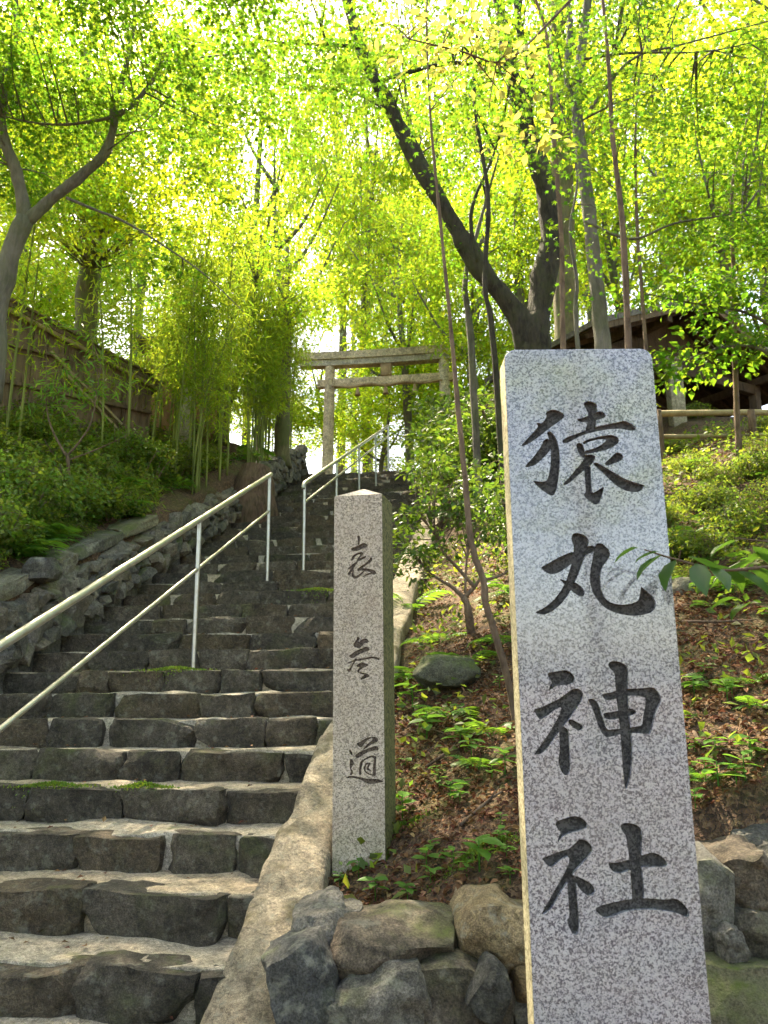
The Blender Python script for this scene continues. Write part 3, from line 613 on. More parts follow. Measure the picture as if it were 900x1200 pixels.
rp = thing('straw_rope', 'straw rope with hanging tassels under the beam of the torii', 'rope', TC+[0, -.16, 3.02], -SA)
pts = [[x, 0, .02-.05*math.sin((x/1.35+1)*math.pi*1.5)**2] for x in np.linspace(-1.38, 1.38, 19)]
link('rope', mk(*tube(pts, [.02, .035, .04, .035, .02], sides=8, lump=.3), 'rope'), MT['straw'], rp)
for x in (-.72, -.02, .70):
    link('tassel', mk(*tube([[x, 0, -.02], [x, 0, -.09], [x, 0, -.26]], [.012, .035, .075], sides=9), 'tassel'), MT['straw'], rp)

# stone lantern half hidden beside the upper stairs
lx, ly = float(at(521, 500, 14)[0]), 14.0; lz = h1(lx, ly)
ln = thing('stone_lantern', 'weathered stone lantern half hidden by bushes right of the upper stairs', 'lantern', (lx, ly, lz-.05))
def ngon(r0, r1, z0, z1, s=6): return tube([[0, 0, z0], [0, 0, z1]], r0, r1, s, 2, curve=False)
zt = max(1.2, float(at(520, 478, 14)[2])-lz)
link('base', mk(*ngon(.24, .20, 0, .14), 'base', False), MT['torii'], ln)
link('shaft', mk(*ngon(.095, .085, .13, zt-.52, 12), 'shaft', True, 40), MT['torii'], ln)
link('platform', mk(*ngon(.15, .24, zt-.53, zt-.42), 'platform', False), MT['torii'], ln)
link('light_box', mk(*ngon(.14, .14, zt-.42, zt-.17), 'light_box', False), MT['pale'], ln)
link('roof', mk(*ngon(.31, .09, zt-.18, zt), 'roof', False), MT['torii'], ln)
link('finial', mk(*tube([[0, 0, zt-.01], [0, 0, zt+.06], [0, 0, zt+.15]], [.05, .075, .01], sides=10), 'finial'), MT['torii'], ln)

# ------------------------------------------------------------------ wooden shed on the left bank
A = np.array([-5.75, 8.35]); B = np.array([-3.30, 10.35]); L = float(np.linalg.norm(B-A)); ang = math.atan2(B[1]-A[1], B[0]-A[0])
zb = 3.0
sd = thing('wooden_shed', 'dark board shed with sloping bark roof on the left bank', 'shed', (A[0], A[1], zb), ang)
def rooft(x): return 2.02-.40*x*L/3.16*.72
g = np.random.default_rng(5); x = 0; k = 0
while x < L-.02:
    w_ = min(g.uniform(.15, .24), L-x); zt0, zt1 = rooft(x), rooft(x+w_); yo = g.uniform(-.006, .006)+(.012 if k % 2 else 0)
    V = [[x+.003, yo, -.3], [x+w_-.003, yo, -.3], [x+w_-.003, yo+.025, -.3], [x+.003, yo+.025, -.3], [x+.003, yo, zt0], [x+w_-.003, yo, zt1], [x+w_-.003, yo+.025, zt1], [x+.003, yo+.025, zt0]]
    link('plank', mk(np.array(V), BOXF, 'plank', False), MT['board'], sd); x += w_; k += 1
for z_ in (.22, .72, 1.22):
    xe = L if z_ < .9 else 2.0
    link('batten', bevmesh(*box(xe/2, -.035, z_, xe, .035, .05), .005), MT['board'], sd)
for x0, z0, x1, z1 in ((1.75, 1.25, 2.75, .45), (1.95, 1.0, 2.9, .2)):
    link('brace', mk(*beam((x0, -.05, z0), (x1, -.05, z1), .03, .045, (0, 1, 0)), 'brace', False), MT['culm_dry'], sd)
for x_ in (.02, 1.62, L-.06):
    link('corner_post', bevmesh(*box(x_, .08, .75*rooft(x_)/1.5-.1, .1, .1, 1.4*rooft(x_)/1.5+.3), .008), MT['beam'], sd)
link('rear_wall', mk(*box(L/2, 2.3, .5, L, .05, 1.8), 'rear', False), MT['board'], sd)
link('side_wall', mk(*box(L-.04, 1.2, .35, .05, 2.3, 1.5), 'side', False), MT['board'], sd)
rf = link('roof', mk(*beam((-.5, 1.27, rooft(-.5)+.06), (L+.12, 1.27, rooft(L+.12)+.06), 2.76, .07), 'roof', False), MT['roofbark'], sd)
for i in range(13):
    x_ = -.45+i*.268
    link('shingle_row', mk(*beam((x_, 1.27, rooft(x_)+.105), (x_+.36, 1.27, rooft(x_+.36)+.125), 2.84+g.uniform(-.06, .06), .03), 'shingles', False), MT['roofbark'], rf)
link('eave_pole', mk(*tube([[-.5, -.06, rooft(-.5)+.01], [L+.1, -.06, rooft(L+.1)+.01]], .035, sides=8), 'pole'), MT['culm_dry'], rf)

# red clapboard house further back, seen through the bamboo
hc = at(212, 505, 12.4); hz = h1(hc[0], 12.4)
ho = thing('clapboard_house', 'small sunlit red-brown clapboard house behind the bamboo', 'house', (hc[0], 12.4, hz-.1), R(8))
for i in range(11):
    link('clapboard', mk(*beam((-.62, -.03+.0, .1+i*.145), (.55, -.03, .1+i*.145), .03, .155, (0, -.18, 1)), 'clapboard', False), MT['clap'], ho)
link('wall', mk(*box(-.03, 1.0, .8, 1.1, 1.95, 1.6), 'wall', False), MT['clap'], ho)
V = np.array([[-.8, -.2, 1.72], [.75, -.2, 1.62], [.75, 2.2, 1.62], [-.8, 2.2, 1.72], [-.8, -.2, 1.78], [.75, -.2, 1.68], [.75, 2.2, 1.68], [-.8, 2.2, 1.78]])
link('roof', mk(V, BOXF, 'roof', False), MT['greyroof'], ho)
pc = at(218, 500, 11.8)
sp = thing('stone_post', 'pale square stone post standing among the bamboo stems', 'post', (pc[0], 11.8, h1(pc[0], 11.8)-.1))
link('shaft', bevmesh(*box(0, 0, .5, .17, .17, 1.25), .01), MT['pale'], sp); link('cap', bevmesh(*box(0, 0, 1.155, .20, .20, .06), .012), MT['pale'], sp)

# stump built into the wall line
sc = np.array([-1.98, 11.2, float(zs(11.2))]); g = np.random.default_rng(9)
V, Fq = tube([[0, 0, -.3], [0, 0, 0], [0.01, 0, .2], [.03, 0, .42], [.05, .02, .64]], [.46, .38, .31, .29, .27], sides=18, n=12, lump=.35, seed=4)
stp = thing('tree_stump', 'reddish brown weathered cedar stump between the two rubble walls', 'stump', sc)
link('trunk', mk(V, Fq, 'trunk', True, 60), MT['stump'], stp)

# ------------------------------------------------------------------ pavilion on the right
PK = np.array([5.02, 11.0]); e1 = np.array([-.866, -.5]); e2 = np.array([-.5, .866]); zg = h1(4.6, 11.3)
pz = 5.80-zg
pa = thing('pavilion', 'open wooden pavilion with gabled roof above the right bank', 'pavilion', (PK[0], PK[1], zg-.05), math.atan2(e1[1], e1[0]))
# local x = e1 (towards lower left), local y: e1 rotated 90 ccw = (.5,-.866) -> front is +y, back is -y
HW, DR, DP = 2.45, 1.02, 2.3
for s_ in (-1, 1):
    pn = 9
    for i in range(pn):
        y0_ = .0-DP*i/pn; y1_ = -DP*(i+1)/pn+.012; ym = (y0_+y1_)/2
        link('roof_board', mk(*beam((0, ym, pz-.03), (s_*HW, ym, pz-DR-.03), abs(y1_-y0_), .022), 'roof_board', False), MT['beam'], pa)
    rfo = link('roof_slope', mk(*beam((0, -DP/2+.0, pz+.03), (s_*(HW+.06), -DP/2, pz-DR+.005), DP+.14, .07), 'roof', False), MT['greyroof'], pa)
    for i in range(6):
        y_ = -.18-i*(DP-.4)/5
        link('rafter', mk(*beam((0, y_, pz-.075), (s_*(HW-.04), y_, pz-DR-.075), .05, .07), 'rafter', False), MT['beam'], pa)
    link('barge_board', mk(*beam((0, .035, pz-.02), (s_*(HW+.03), .035, pz-DR-.02), .035, .17), 'barge', False), MT['board'], pa)
    for x_ in (.85, 1.75):
        link('purlin', bevmesh(*box(s_*x_, -DP/2+.05, pz-DR*x_/HW-.17, .11, DP-.1, .12), .01), MT['beam'], pa)
    for y_ in (-.5, -DP+.3):
        link('post', bevmesh(*box(s_*1.75, y_, (pz-DR*1.75/HW-.2)/2, .14, .14, pz-DR*1.75/HW-.2), .012), MT['beam'], pa)
link('ridge_beam', bevmesh(*box(0, -DP/2+.03, pz-.19, .12, DP-.05, .15), .01), MT['beam'], pa)
for y_ in (-.5, -DP+.3):
    link('tie_beam', bevmesh(*box(0, y_, pz-DR*1.75/HW-.30, 3.7, .12, .16), .01), MT['beam'], pa)
link('gable_panel', mk(np.array([[-1.7, -.62, pz-DR*1.75/HW-.22], [1.7, -.62, pz-DR*1.75/HW-.22], [0, -.62, pz-.12], [-1.7, -.66, pz-DR*1.75/HW-.22], [1.7, -.66, pz-DR*1.75/HW-.22], [0, -.66, pz-.12]]), np.array([[0, 1, 2], [3, 5, 4]]), 'gable', False), MT['beam'], pa)
slopes = [c for c in pa.children if c.name.startswith('roof_slope')]
for c in list(pa.children):
    if c.name.split('.')[0] in ('roof_board', 'rafter', 'barge_board'):
        c.parent = slopes[0] if c.data.vertices[4].co.x > .5 or c.data.vertices[5].co.x > .5 else slopes[1]
pc = at(793, 480, 10.6)
sp = thing('stone_post', 'pale concrete post standing in front of the pavilion', 'post', (pc[0], 10.6, h1(pc[0], 10.6)-.1))
zt = float(at(793, 425, 10.6)[2])-sp.location[2]
link('shaft', bevmesh(*box(0, 0, zt/2, .20, .20, zt), .012), MT['pale'], sp); link('cap', bevmesh(*box(0, 0, zt+.02, .24, .24, .06), .012), MT['pale'], sp)

# bamboo rail fence
f0, f1 = at(600, 489, 8.5), at(1010, 483, 8.9)
fe = thing('rail_fence', 'two-rail fence of dry bamboo poles on top of the right bank', 'fence', (f0+f1)/2-[0, 0, .7]); o_ = np.array(fe.location)
link('rail', mk(*tube(np.array([f0, (f0+f1)/2+[0, 0, .02], f1])-o_, .040, .034, 10, 16, lump=.06), 'rail'), MT['culm_dry'], fe)
link('rail', mk(*tube(np.array([f0, (f0+f1)/2, f1])-o_-[0, 0, .27], .030, .026, 10, 16, lump=.06), 'rail'), MT['culm_dry'], fe)
for px in (618, 690, 771, 880, 985):
    p = at(px, 486, 8.56); gz = h1(p[0], 8.56)
    link('post', mk(*tube(np.array([[p[0], 8.58, gz-.2], [p[0]+.01, 8.57, p[2]+.06]])-o_, .045, .04, 9, 5, lump=.1), 'post'), MT['bark_brown'], fe)

# ------------------------------------------------------------------ foliage toolkit
KITE = (np.array([[0, 0, 0], [.30, .42, .07], [0, 1, -.06], [-.30, .42, .07]]), np.array([[0, 1, 2], [0, 2, 3]]))
NARROW = (np.array([[0, 0, 0], [.065, .4, .02], [0, 1, -.10], [-.065, .4, .02]]), np.array([[0, 1, 2], [0, 2, 3]]))
OVAL = (np.array([[0, 0, 0], [.2, .25, .05], [.25, .55, .05], [.12, .83, 0], [0, 1, -.08], [-.12, .83, 0], [-.25, .55, .05], [-.2, .25, .05], [0, .35, 0], [0, .7, -.02]]),
        np.array([[0, 1, 8], [1, 2, 8], [2, 9, 8], [2, 3, 9], [3, 4, 9], [4, 5, 9], [5, 6, 9], [6, 8, 9], [6, 7, 8], [7, 0, 8]]))
_a = [-100, -48, 0, 48, 100]; _l = [.55, .85, 1.0, .85, .55]; _mv = [[0, 0, 0]]
for _i in range(5):
    t_ = math.radians(_a[_i]); _mv.append([.55*_l[_i]*math.sin(t_), .12+.85*_l[_i]*math.cos(t_)*.75, -.10*_l[_i]])
    if _i < 4:
        t2 = math.radians((_a[_i]+_a[_i+1])/2); _mv.append([.20*math.sin(t2), .12+.24*math.cos(t2), .02])
MAPLE = (np.array(_mv), np.array([[0, k+1, k] for k in range(1, 9)]))
def place(tm, P, D, N, sc):
    tv, tf = tm; D = norm(D); X = norm(np.cross(D, N)); Z = np.cross(X, D); sc = np.asarray(sc, float).reshape(-1, 1, 1)
    V = P[:, None]+sc*(tv[None, :, 0:1]*X[:, None]+tv[None, :, 1:2]*D[:, None]+tv[None, :, 2:3]*Z[:, None])
    k = len(tv); Fc = tf[None]+(np.arange(len(P))*k)[:, None, None]
    return V.reshape(-1, 3), Fc.reshape(-1, 3)
def spray(cs, Rr, nl, size, tm, g, tilt=.35, flat=.08, out=None, droop=.25, lean=.3):
    """flat layered leaf sprays around the centres cs"""
    cs = np.asarray(cs, float); m = len(cs); Rr = np.broadcast_to(np.asarray(Rr, float), (m,))
    Nn = norm(np.stack([g.normal(0, lean, m), g.normal(0, lean, m), np.ones(m)], -1))
    U = norm(np.cross(Nn, g.normal(size=(m, 3)))) if out is None else norm(out-Nn*np.sum(out*Nn, 1)[:, None]); W = np.cross(Nn, U)
    idx = np.repeat(np.arange(m), nl); k = len(idx); rr = np.sqrt(g.random(k)); th = g.random(k)*2*math.pi
    a = rr*np.cos(th)*1.35; b = rr*np.sin(th)*.85; Ri = Rr[idx][:, None]
    P = cs[idx]+Ri*(a[:, None]*U[idx]+b[:, None]*W[idx])+Nn[idx]*(g.normal(0, flat, k)[:, None]*Ri)-np.array([0, 0, 1.])*(droop*Ri[:, 0]*rr**2)[:, None]
    D = a[:, None]*U[idx]+b[:, None]*W[idx]+U[idx]*.3+g.normal(0, .45, (k, 3)); D[:, 2] -= .2
    Nl = Nn[idx]+g.normal(0, tilt, (k, 3))
    return place(tm, P, D, Nl, size*g.uniform(.65, 1.25, k))
def ell(c, r, n, g, lo=.25):
    d = norm(g.normal(size=(n, 3))); q = (lo+(1-lo)*g.random(n))**(1/2.2); return np.asarray(c, float)+d*q[:, None]*np.asarray(r, float)
def twigs(cs, sources, g, r=.010, prob=1.0):
    out = []; src = np.asarray(sources, float)
    for c in cs:
        if g.random() > prob: continue
        d = np.linalg.norm(src-c, axis=1)+np.maximum(0, src[:, 2]-c[2])*1.5; s = src[int(np.argmin(d*g.uniform(.8, 1.2, len(d))))]
        L = np.linalg.norm(c-s); m1 = s+(c-s)*.5+g.normal(0, .07*L, 3)+[0, 0, .08*L]
        out.append(tube([s, m1, c], [r*(1+.5*L), r*.75, r*.3], sides=4, n=6, cap=False))
    return out
def tree(name, label, limbs, blobs, leafmat, barkmat, size, tm=KITE, nl=60, Rs=.45, seed=0, group=None, cat='tree', twig=.010, sides=9, tp=1.0, lump=.18, **kw):
    g = np.random.default_rng(seed); base = np.array(limbs[0][0][0], float)
    t = thing(name, label, cat, base, 0, group); tb = []; src = []
    for pts, rad in limbs:
        V = tube(pts, rad, sides=sides, lump=lump, seed=seed, n=max(6, len(pts)*5)); tb.append(V); src.append(spline(pts, 14)[3:])
    src = np.concatenate(src); cs = np.concatenate([ell(c, r, n, g) for c, r, n in blobs]) if blobs else np.zeros((0, 3))
    if len(cs):
        tb += twigs(cs, src, g, twig, tp)
        V, Fc = spray(cs, Rs*g.uniform(.7, 1.25, len(cs)), nl, size, tm, g, out=norm(cs-base+[0, 0, .01]), **kw)
        link('crown', mk(V-base, Fc, 'crown', False), MT[leafmat], t)
    V, Fc = join(tb); link('trunk', mk(V-base, Fc, 'trunk', True), MT[barkmat], t)
    return t
def px(pts, Y):
    return [at(p[0], p[1], p[2] if len(p) > 2 else Y) for p in pts]

# ------------------------------------------------------------------ the trees that show their trunks
tree('maple_tree', 'grey-barked maple with curved forking trunk at the left edge', [
    (px([(-14, 470), (-6, 385), (8, 312), (30, 256)], 6.5), [.12, .10, .09, .08]),
    (px([(30, 258), (20, 205), (2, 150), (6, 90), (20, 25), (10, -60)], 6.5), [.065, .055, .045, .03, .02]),
    (px([(31, 260), (60, 233), (95, 206), (122, 180), (133, 150), (134, 120), (148, 75), (158, 10), (150, -60)], 6.5), [.06, .05, .046, .042, .036, .03, .02, .012]),
    (px([(134, 138), (160, 118), (182, 88), (200, 40)], 6.5), [.028, .022, .012]),
    (px([(78, 232), (112, 246), (150, 262), (192, 288), (240, 322), (286, 366)], 6.3), [.014, .012, .008, .004]),
    (px([(132, 138), (75, 146), (20, 140), (-40, 120)], 6.4), [.016, .012, .008, .005]),
    (px([(8, 100), (-10, 60), (-40, 0)], 6.4), [.03, .02, .01]),
    (px([(150, -40, 6.5), (130, -200, 6.2), (60, -380, 5.4)], 6.5), [.014, .012, .008]), (px([(12, -40, 6.5), (40, -220, 6.2), (140, -420, 5.2)], 6.5), [.02, .014, .008]), (px([(158, 20, 6.5), (200, -20, 6.1), (280, -10, 5.6)], 6.5), [.012, .009, .004])],
    [(at(70, 40, 6.2), (1.25, 1.6, .75), 84), (at(230, 50, 6.0), (.9, 1.5, .6), 44), (at(-160, 20, 5.5), (1.3, 1.6, 1.0), 40), (at(60, 190, 7.2), (.9, .5, .5), 16), (at(200, 290, 6.6), (.45, .4, .3), 5), (at(80, -330, 5.6), (2.2, 2.0, .9), 60), (np.array([-3.9, 8.2, 6.7]), (1.7, 1.5, .6), 32), (np.array([-1.9, 8.4, 6.9]), (1.2, 1.4, .5), 26)],
    'maple', 'bark_grey', .066, MAPLE, 120, .36, 1, sides=12, tp=.4, twig=.006)
tree('broadleaf_tree', 'dark mossy trunk behind the curved grey maple, ending in leaves', [
    (px([(96, 480), (104, 335), (116, 240), (118, 180), (104, 120), (98, 60)], 12), [.2, .18, .165, .14, .09, .06]),
    (px([(118, 190), (140, 120), (150, 60)], 12), [.1, .07, .03])],
    [(at(120, 120, 9.5), (2.0, 1.5, 1.1), 45), (at(40, 230, 10), (1.2, 1.0, .7), 22), (at(190, 240, 10.5), (1.2, 1.0, .7), 22)], 'maple_lit', 'bark_moss', .085, KITE, 130, .55, 2)
tree('forked_tree', 'large dark tree forking low behind the stele, one limb leaning left', [
    (px([(632, 520), (627, 450), (624, 405), (624, 372)], 8.5), [.21, .17, .16, .14]),
    (px([(624, 440), (619, 400), (604, 366), (582, 338), (560, 308), (535, 268), (508, 222), (480, 172), (450, 112), (425, 62), (408, 5), (400, -60)], 8.5), [.13, .14, .13, .118, .112, .105, .10, .095, .085, .075, .065]),
    (px([(627, 440), (629, 395), (636, 335), (645, 282), (640, 225), (626, 180), (606, 110), (592, 50), (580, -30)], 8.5), [.14, .16, .15, .138, .125, .11, .10, .09, .075]),
    (px([(616, 140), (622, 90), (610, 40), (602, -20)], 8.5), [.06, .05, .04]),
    (px([(560, 308), (552, 250), (575, 190), (590, 150)], 8.4), [.03, .022, .015, .006]),
    (px([(442, 95), (520, 75), (560, 78), (620, 100), (670, 132)], 8.2), [.03, .024, .018, .014, .008]),
    (px([(425, 55), (380, 52), (330, 50), (270, 38)], 8.2), [.026, .02, .014, .006])],
    [(at(470, 60, 8.0), (1.2, 1.4, .7), 26), (at(600, 40, 7.6), (1.2, 1.4, .8), 30), (at(350, 30, 7.8), (.9, 1.2, .5), 20), (at(560, 190, 9.0), (.7, .8, .6), 10), (at(560, -220, 7.5), (2.4, 2.4, .9), 50)],
    'maple', 'bark_dark', .075, MAPLE, 90, .42, 3, sides=18, tp=.6, lump=.26)
tree('broadleaf_tree', 'straight mossy trunk standing just behind the forked dark tree', [
    (px([(662, 520), (664, 400), (660, 250), (656, 120), (650, -40)], 11), [.23, .20, .18, .15, .1])],
    [(at(700, 100, 11), (2.4, 1.8, 1.6), 46), (at(640, -200, 10.5), (2.6, 2.6, 1.4), 40)], 'maple_lit', 'bark_moss', .095, KITE, 120, .6, 4)
tree('slim_tree', 'slim grey trunk rising just behind the top of the stele', [
    (px([(716, 560), (706, 405), (696, 300), (684, 200), (676, 120), (684, 40), (694, -40)], 6.6), [.085, .075, .068, .062, .055, .05, .04]),
    (px([(676, 130), (664, 90), (668, 20), (650, -50)], 6.6), [.035, .03, .02]),
    (px([(686, 260), (740, 280), (790, 262), (850, 252), (905, 240)], 6.4), [.014, .012, .009, .004]),
    (px([(690, 130), (740, 70), (800, 52), (900, 25)], 6.4), [.018, .014, .010, .006]),
    (px([(680, 70), (740, 62), (830, 60), (920, 40)], 6.2), [.014, .012, .008, .005])],
    [(at(770, 60, 6.4), (1.1, 1.2, .55), 30), (at(860, 140, 6.6), (.7, 1.0, .6), 24), (at(850, 240, 6.2), (.55, .6, .4), 12), (at(700, -150, 6), (1.6, 1.4, .6), 24)],
    'maple', 'bark_grey', .062, MAPLE, 90, .34, 5, tp=.8)
sap = [('leaning brown stem curving up from behind the stele across the bank', [(606, 850), (597, 805), (580, 742), (569, 706), (566, 680), (556, 652), (549, 610), (545, 560), (536, 470), (526, 360), (514, 240), (504, 130), (500, 20), (505, -60)], 4.2, [.021, .020, .019, .018, .017, .013, .010, .007, .005], 14, 'bark_brown'),
       ('thin upright sapling stem above the right half of the stele', [(728, 560), (736, 400), (729, 260), (718, 160), (712, 60), (702, -40)], 4.6, [.024, .021, .018, .015, .010], 16, 'bark_brown'),
       ('thin pale stem between the forked tree and the slim trunk', [(664, 560), (660, 400), (658, 280), (648, 150), (640, 40), (612, -40)], 5.4, [.022, .020, .018, .014, .009], 14, 'bark_brown'),
       ('twisted thin stem leaning against the slim trunk', [(690, 520), (676, 390), (676, 330), (668, 270), (676, 200), (650, 100)], 5.8, [.020, .018, .014, .010, .006], 8, 'bark_grey'),
       ('dark slender sapling left of the forked tree', [(590, 520), (578, 400), (568, 330), (572, 230), (556, 120), (560, 20)], 7.4, [.034, .03, .026, .02, .012], 14, 'bark_dark'),
       ('grey slender sapling beside the torii', [(560, 520), (552, 400), (545, 330), (560, 270), (585, 180)], 9.0, [.05, .045, .035, .025, .012], 12, 'bark_grey'),
       ('slender sapling in front of the pavilion roof', [(766, 560), (755, 380), (746, 250), (746, 120), (760, 20)], 7.2, [.022, .02, .016, .012, .008], 16, 'bark_brown'),
       ('short upright stem in front of the bamboo rail fence', [(864, 520), (861, 420), (860, 330), (858, 220), (880, 120)], 7.6, [.032, .03, .026, .018, .01], 20, 'bark_brown')]
for i, (lb, pts, Y, rad, n, bk) in enumerate(sap):
    P = px(pts, Y); dz = max(0, P[0][2]-h1(P[0][0], P[0][1])+.05); P[0] = P[0]+[(P[0][0]-P[1][0])*.0, 0, -dz]; top = P[-2]
    tree('sapling', lb, [(P, rad)], [((top+P[-3])/2+[0, 0, .0], (.6, .6, .7), n)], 'maple', bk, .06, MAPLE, 46, .26, 40+i, 'thin stems on the right bank', tp=.4, twig=.004, sides=8, lump=.22)
# low boughs with larger yellowish leaves near the top of the picture
P = px([(760, -140, 3.4), (700, -40, 3.2), (640, 30, 3.1), (590, 72, 3.0), (540, 60, 3.0), (480, 46, 3.0)], 3)
tree('overhanging_bough', 'thin bough with pale yellowish leaves hanging in at the top centre', [([np.array([2.75, 4.0, .3]), np.array([2.75, 3.9, 2.6]), at(800, -330, 3.5), P[0], P[1], P[2], P[3], P[4], P[5]], [.03, .026, .016, .009, .007, .006, .005, .004, .003])],
     [(at(560, 70, 3.0), (.26, .25, .16), 9), (at(480, 40, 3.1), (.22, .2, .12), 7), (at(600, 150, 3.0), (.14, .15, .09), 4)], 'leaf_yel', 'bark_brown', .05, OVAL, 15, .13, 61, cat='branch', twig=.003, sides=6, droop=.5)

tree('leafy_sapling', 'leafy young tree whose boughs hide the pavilion roof', [(px([(930, 560), (925, 430), (915, 330), (900, 230)], 7.4), [.05, .045, .035, .02]), (px([(918, 390), (870, 365), (810, 355), (760, 345)], 7.3), [.022, .016, .010, .005]), (px([(920, 420), (870, 405), (820, 415), (775, 440)], 7.2), [.02, .014, .008, .004])],
    [(at(850, 345, 7.3), (.55, .5, .25), 24), (at(770, 345, 7.4), (.4, .4, .2), 12), (at(860, 400, 7.2), (.45, .4, .2), 16), (at(790, 425, 7.2), (.3, .3, .16), 9), (at(900, 270, 7.4), (.5, .5, .3), 18)], 'maple', 'bark_grey', .09, KITE, 26, .24, 62, tp=.9, twig=.005)
# ------------------------------------------------------------------ forest behind
def variant(seed, H_, cr, n, nl, size, tm, Rs, trunk=.17, lo=.35, bl=.68):
    g = np.random.default_rng(seed); limbs = []; c = np.array([0, 0, H_*bl])
    top = np.array([g.normal(0, .3), g.normal(0, .3), H_*.9]); mid = np.array([g.normal(0, .25), g.normal(0, .25), H_*.4])
    limbs.append(([np.array([0, 0, -.4]), mid*.5, mid, (mid+top)/2+g.normal(0, .2, 3), top], [trunk*1.2, trunk, trunk*.85, trunk*.55, trunk*.15]))
    for k in range(6):
        a = g.uniform(0, 6.28); s = mid+(top-mid)*g.uniform(-.2, .7); e = s+np.array([math.cos(a)*cr[0]*.7, math.sin(a)*cr[1]*.7, g.uniform(.1, .3)*H_])
        limbs.append(([s, (s+e)/2+[0, 0, -.1*H_*.3], e], [trunk*.45, trunk*.3, trunk*.1]))
    tb = [tube(p, r, sides=7, lump=.15, n=max(6, len(p)*4)) for p, r in limbs]; src = np.concatenate([spline(p, 10)[3:] for p, r in limbs])
    cs = ell(c, cr, n, g, lo); tb += twigs(cs, src, g, .010, .5)
    V, Fc = spray(cs, Rs*g.uniform(.7, 1.3, n), nl, size, tm, g, out=norm(cs-[0, 0, H_*.5]), tilt=.5, lean=.4, flat=.14)
    tv = join(tb); return mk(*tv, 'trunk'), mk(V, Fc, 'crown', False)
VARS = [variant(100+i, 10, (3.1, 3.1, 3.1), 62, 190, .135, KITE, .85) for i in range(4)]
for me_t, me_c in VARS: me_t.materials.append(MT['bark_lit']); me_c.materials.append(MT['leaf_bg'])
def bg_tree(v, cx, cy, Y, scale, rz, label, group, name='forest_tree', zsc=1.0):
    c = at(cx, cy, Y); zg_ = h1(c[0], Y); Ht = max(3.5, (c[2]-zg_)/.68); s = Ht/10
    t = thing(name, label, 'tree', (c[0], Y, zg_-.1), rz, group); sx = scale
    for nm, me in zip(('trunk', 'crown'), VARS[v]):
        o = link(nm, me, None, t); o.scale = (sx if nm == 'crown' else min(sx, s), sx if nm == 'crown' else min(sx, s), s)
    return t
BG = [(330, 250, 20.5, .8), (180, 190, 21, .95), (40, 250, 19, .9), (480, 330, 19.5, .72), (250, 400, 21, .75), (430, 240, 26, .8), (560, 300, 16, .62), (600, 180, 17.5, .85), (720, 230, 18, .85),
      (840, 160, 15, .8), (900, 300, 17, .85), (500, 190, 27, 1.1), (120, 90, 22, 1.2), (-60, 180, 20, 1.1), (680, 90, 25, 1.25), (850, 40, 24, 1.25), (500, 430, 24, .8),
      (600, 400, 24, .85), (960, 130, 19, 1.1), (760, 330, 26, 1.1), (60, 360, 18, .8), (400, 180, 32, 1.2), (300, 110, 25, .95), (470, 110, 27, 1.0), (450, 490, 21.5, .6), (378, 470, 23, .7), (520, 470, 22.5, .7), (565, 440, 20, .7), (150, 420, 19, .8), (300, 450, 21, .7)]
def where(cx, cy, Y):
    h_ = 'at the left edge' if cx < 0 else 'above the board shed' if cx < 130 else 'above the bamboo' if cx < 300 else 'just left of the torii' if cx < 390 else 'behind the torii' if cx < 540 else 'behind the forked dark tree' if cx < 670 else 'above the pavilion' if cx < 830 else 'at the right edge'
    v_ = 'with a high crown' if cy < 130 else 'with a crown at mid height' if cy < 290 else 'with a low crown'
    return v_+' '+h_+(', nearer row' if Y < 20.5 else ', middle row' if Y < 25.5 else ', farthest row')
from collections import defaultdict
same = defaultdict(list)
for b in BG: same[where(*b[:3])].append(b[0])
def which(cx, cy, Y):
    s = where(cx, cy, Y); L = sorted(same[s])
    return s if len(L) == 1 else s+(', left one' if cx == L[0] else ', right one' if cx == L[-1] else ', middle one')
for i, (cx, cy, Y, sc_) in enumerate(BG):
    bg_tree(i % 4, cx, cy, Y, sc_, i*1.7, 'forest tree '+which(cx, cy, Y), 'sunlit forest trees beyond the stairs')
# tall conifers far behind: bluish trunks with drooping needles
g = np.random.default_rng(77); limbs = tube([[0, 0, -.5], [.05, 0, 9], [0, .1, 20]], [.24, .17, .04], sides=8, n=12)
tb = [limbs]; cs = []
for k in range(70):
    z = g.uniform(6, 20); a = g.uniform(0, 6.28); L = (20.6-z)*.17+.5; e = np.array([math.cos(a)*L, math.sin(a)*L, z-.35*L]); tb.append(tube([[0, 0, z], e*[.5, .5, 1]+[0, 0, .15*L], e], [.03, .02, .006], sides=4, n=4)); cs += [e, e*[.6, .6, 1]+[0, 0, .15*L]]
ct, cc = mk(*join(tb), 'trunk'), mk(*spray(np.array(cs), .5, 70, .16, NARROW, g, tilt=.8, droop=.8, lean=.4), 'crown', False)
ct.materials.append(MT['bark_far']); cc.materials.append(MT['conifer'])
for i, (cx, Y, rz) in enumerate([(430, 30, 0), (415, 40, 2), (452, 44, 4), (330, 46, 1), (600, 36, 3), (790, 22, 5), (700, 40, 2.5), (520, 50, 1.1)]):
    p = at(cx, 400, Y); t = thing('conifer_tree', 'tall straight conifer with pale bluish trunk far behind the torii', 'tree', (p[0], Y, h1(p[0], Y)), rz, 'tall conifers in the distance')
    link('trunk', ct, None, t); link('crown', cc, None, t)
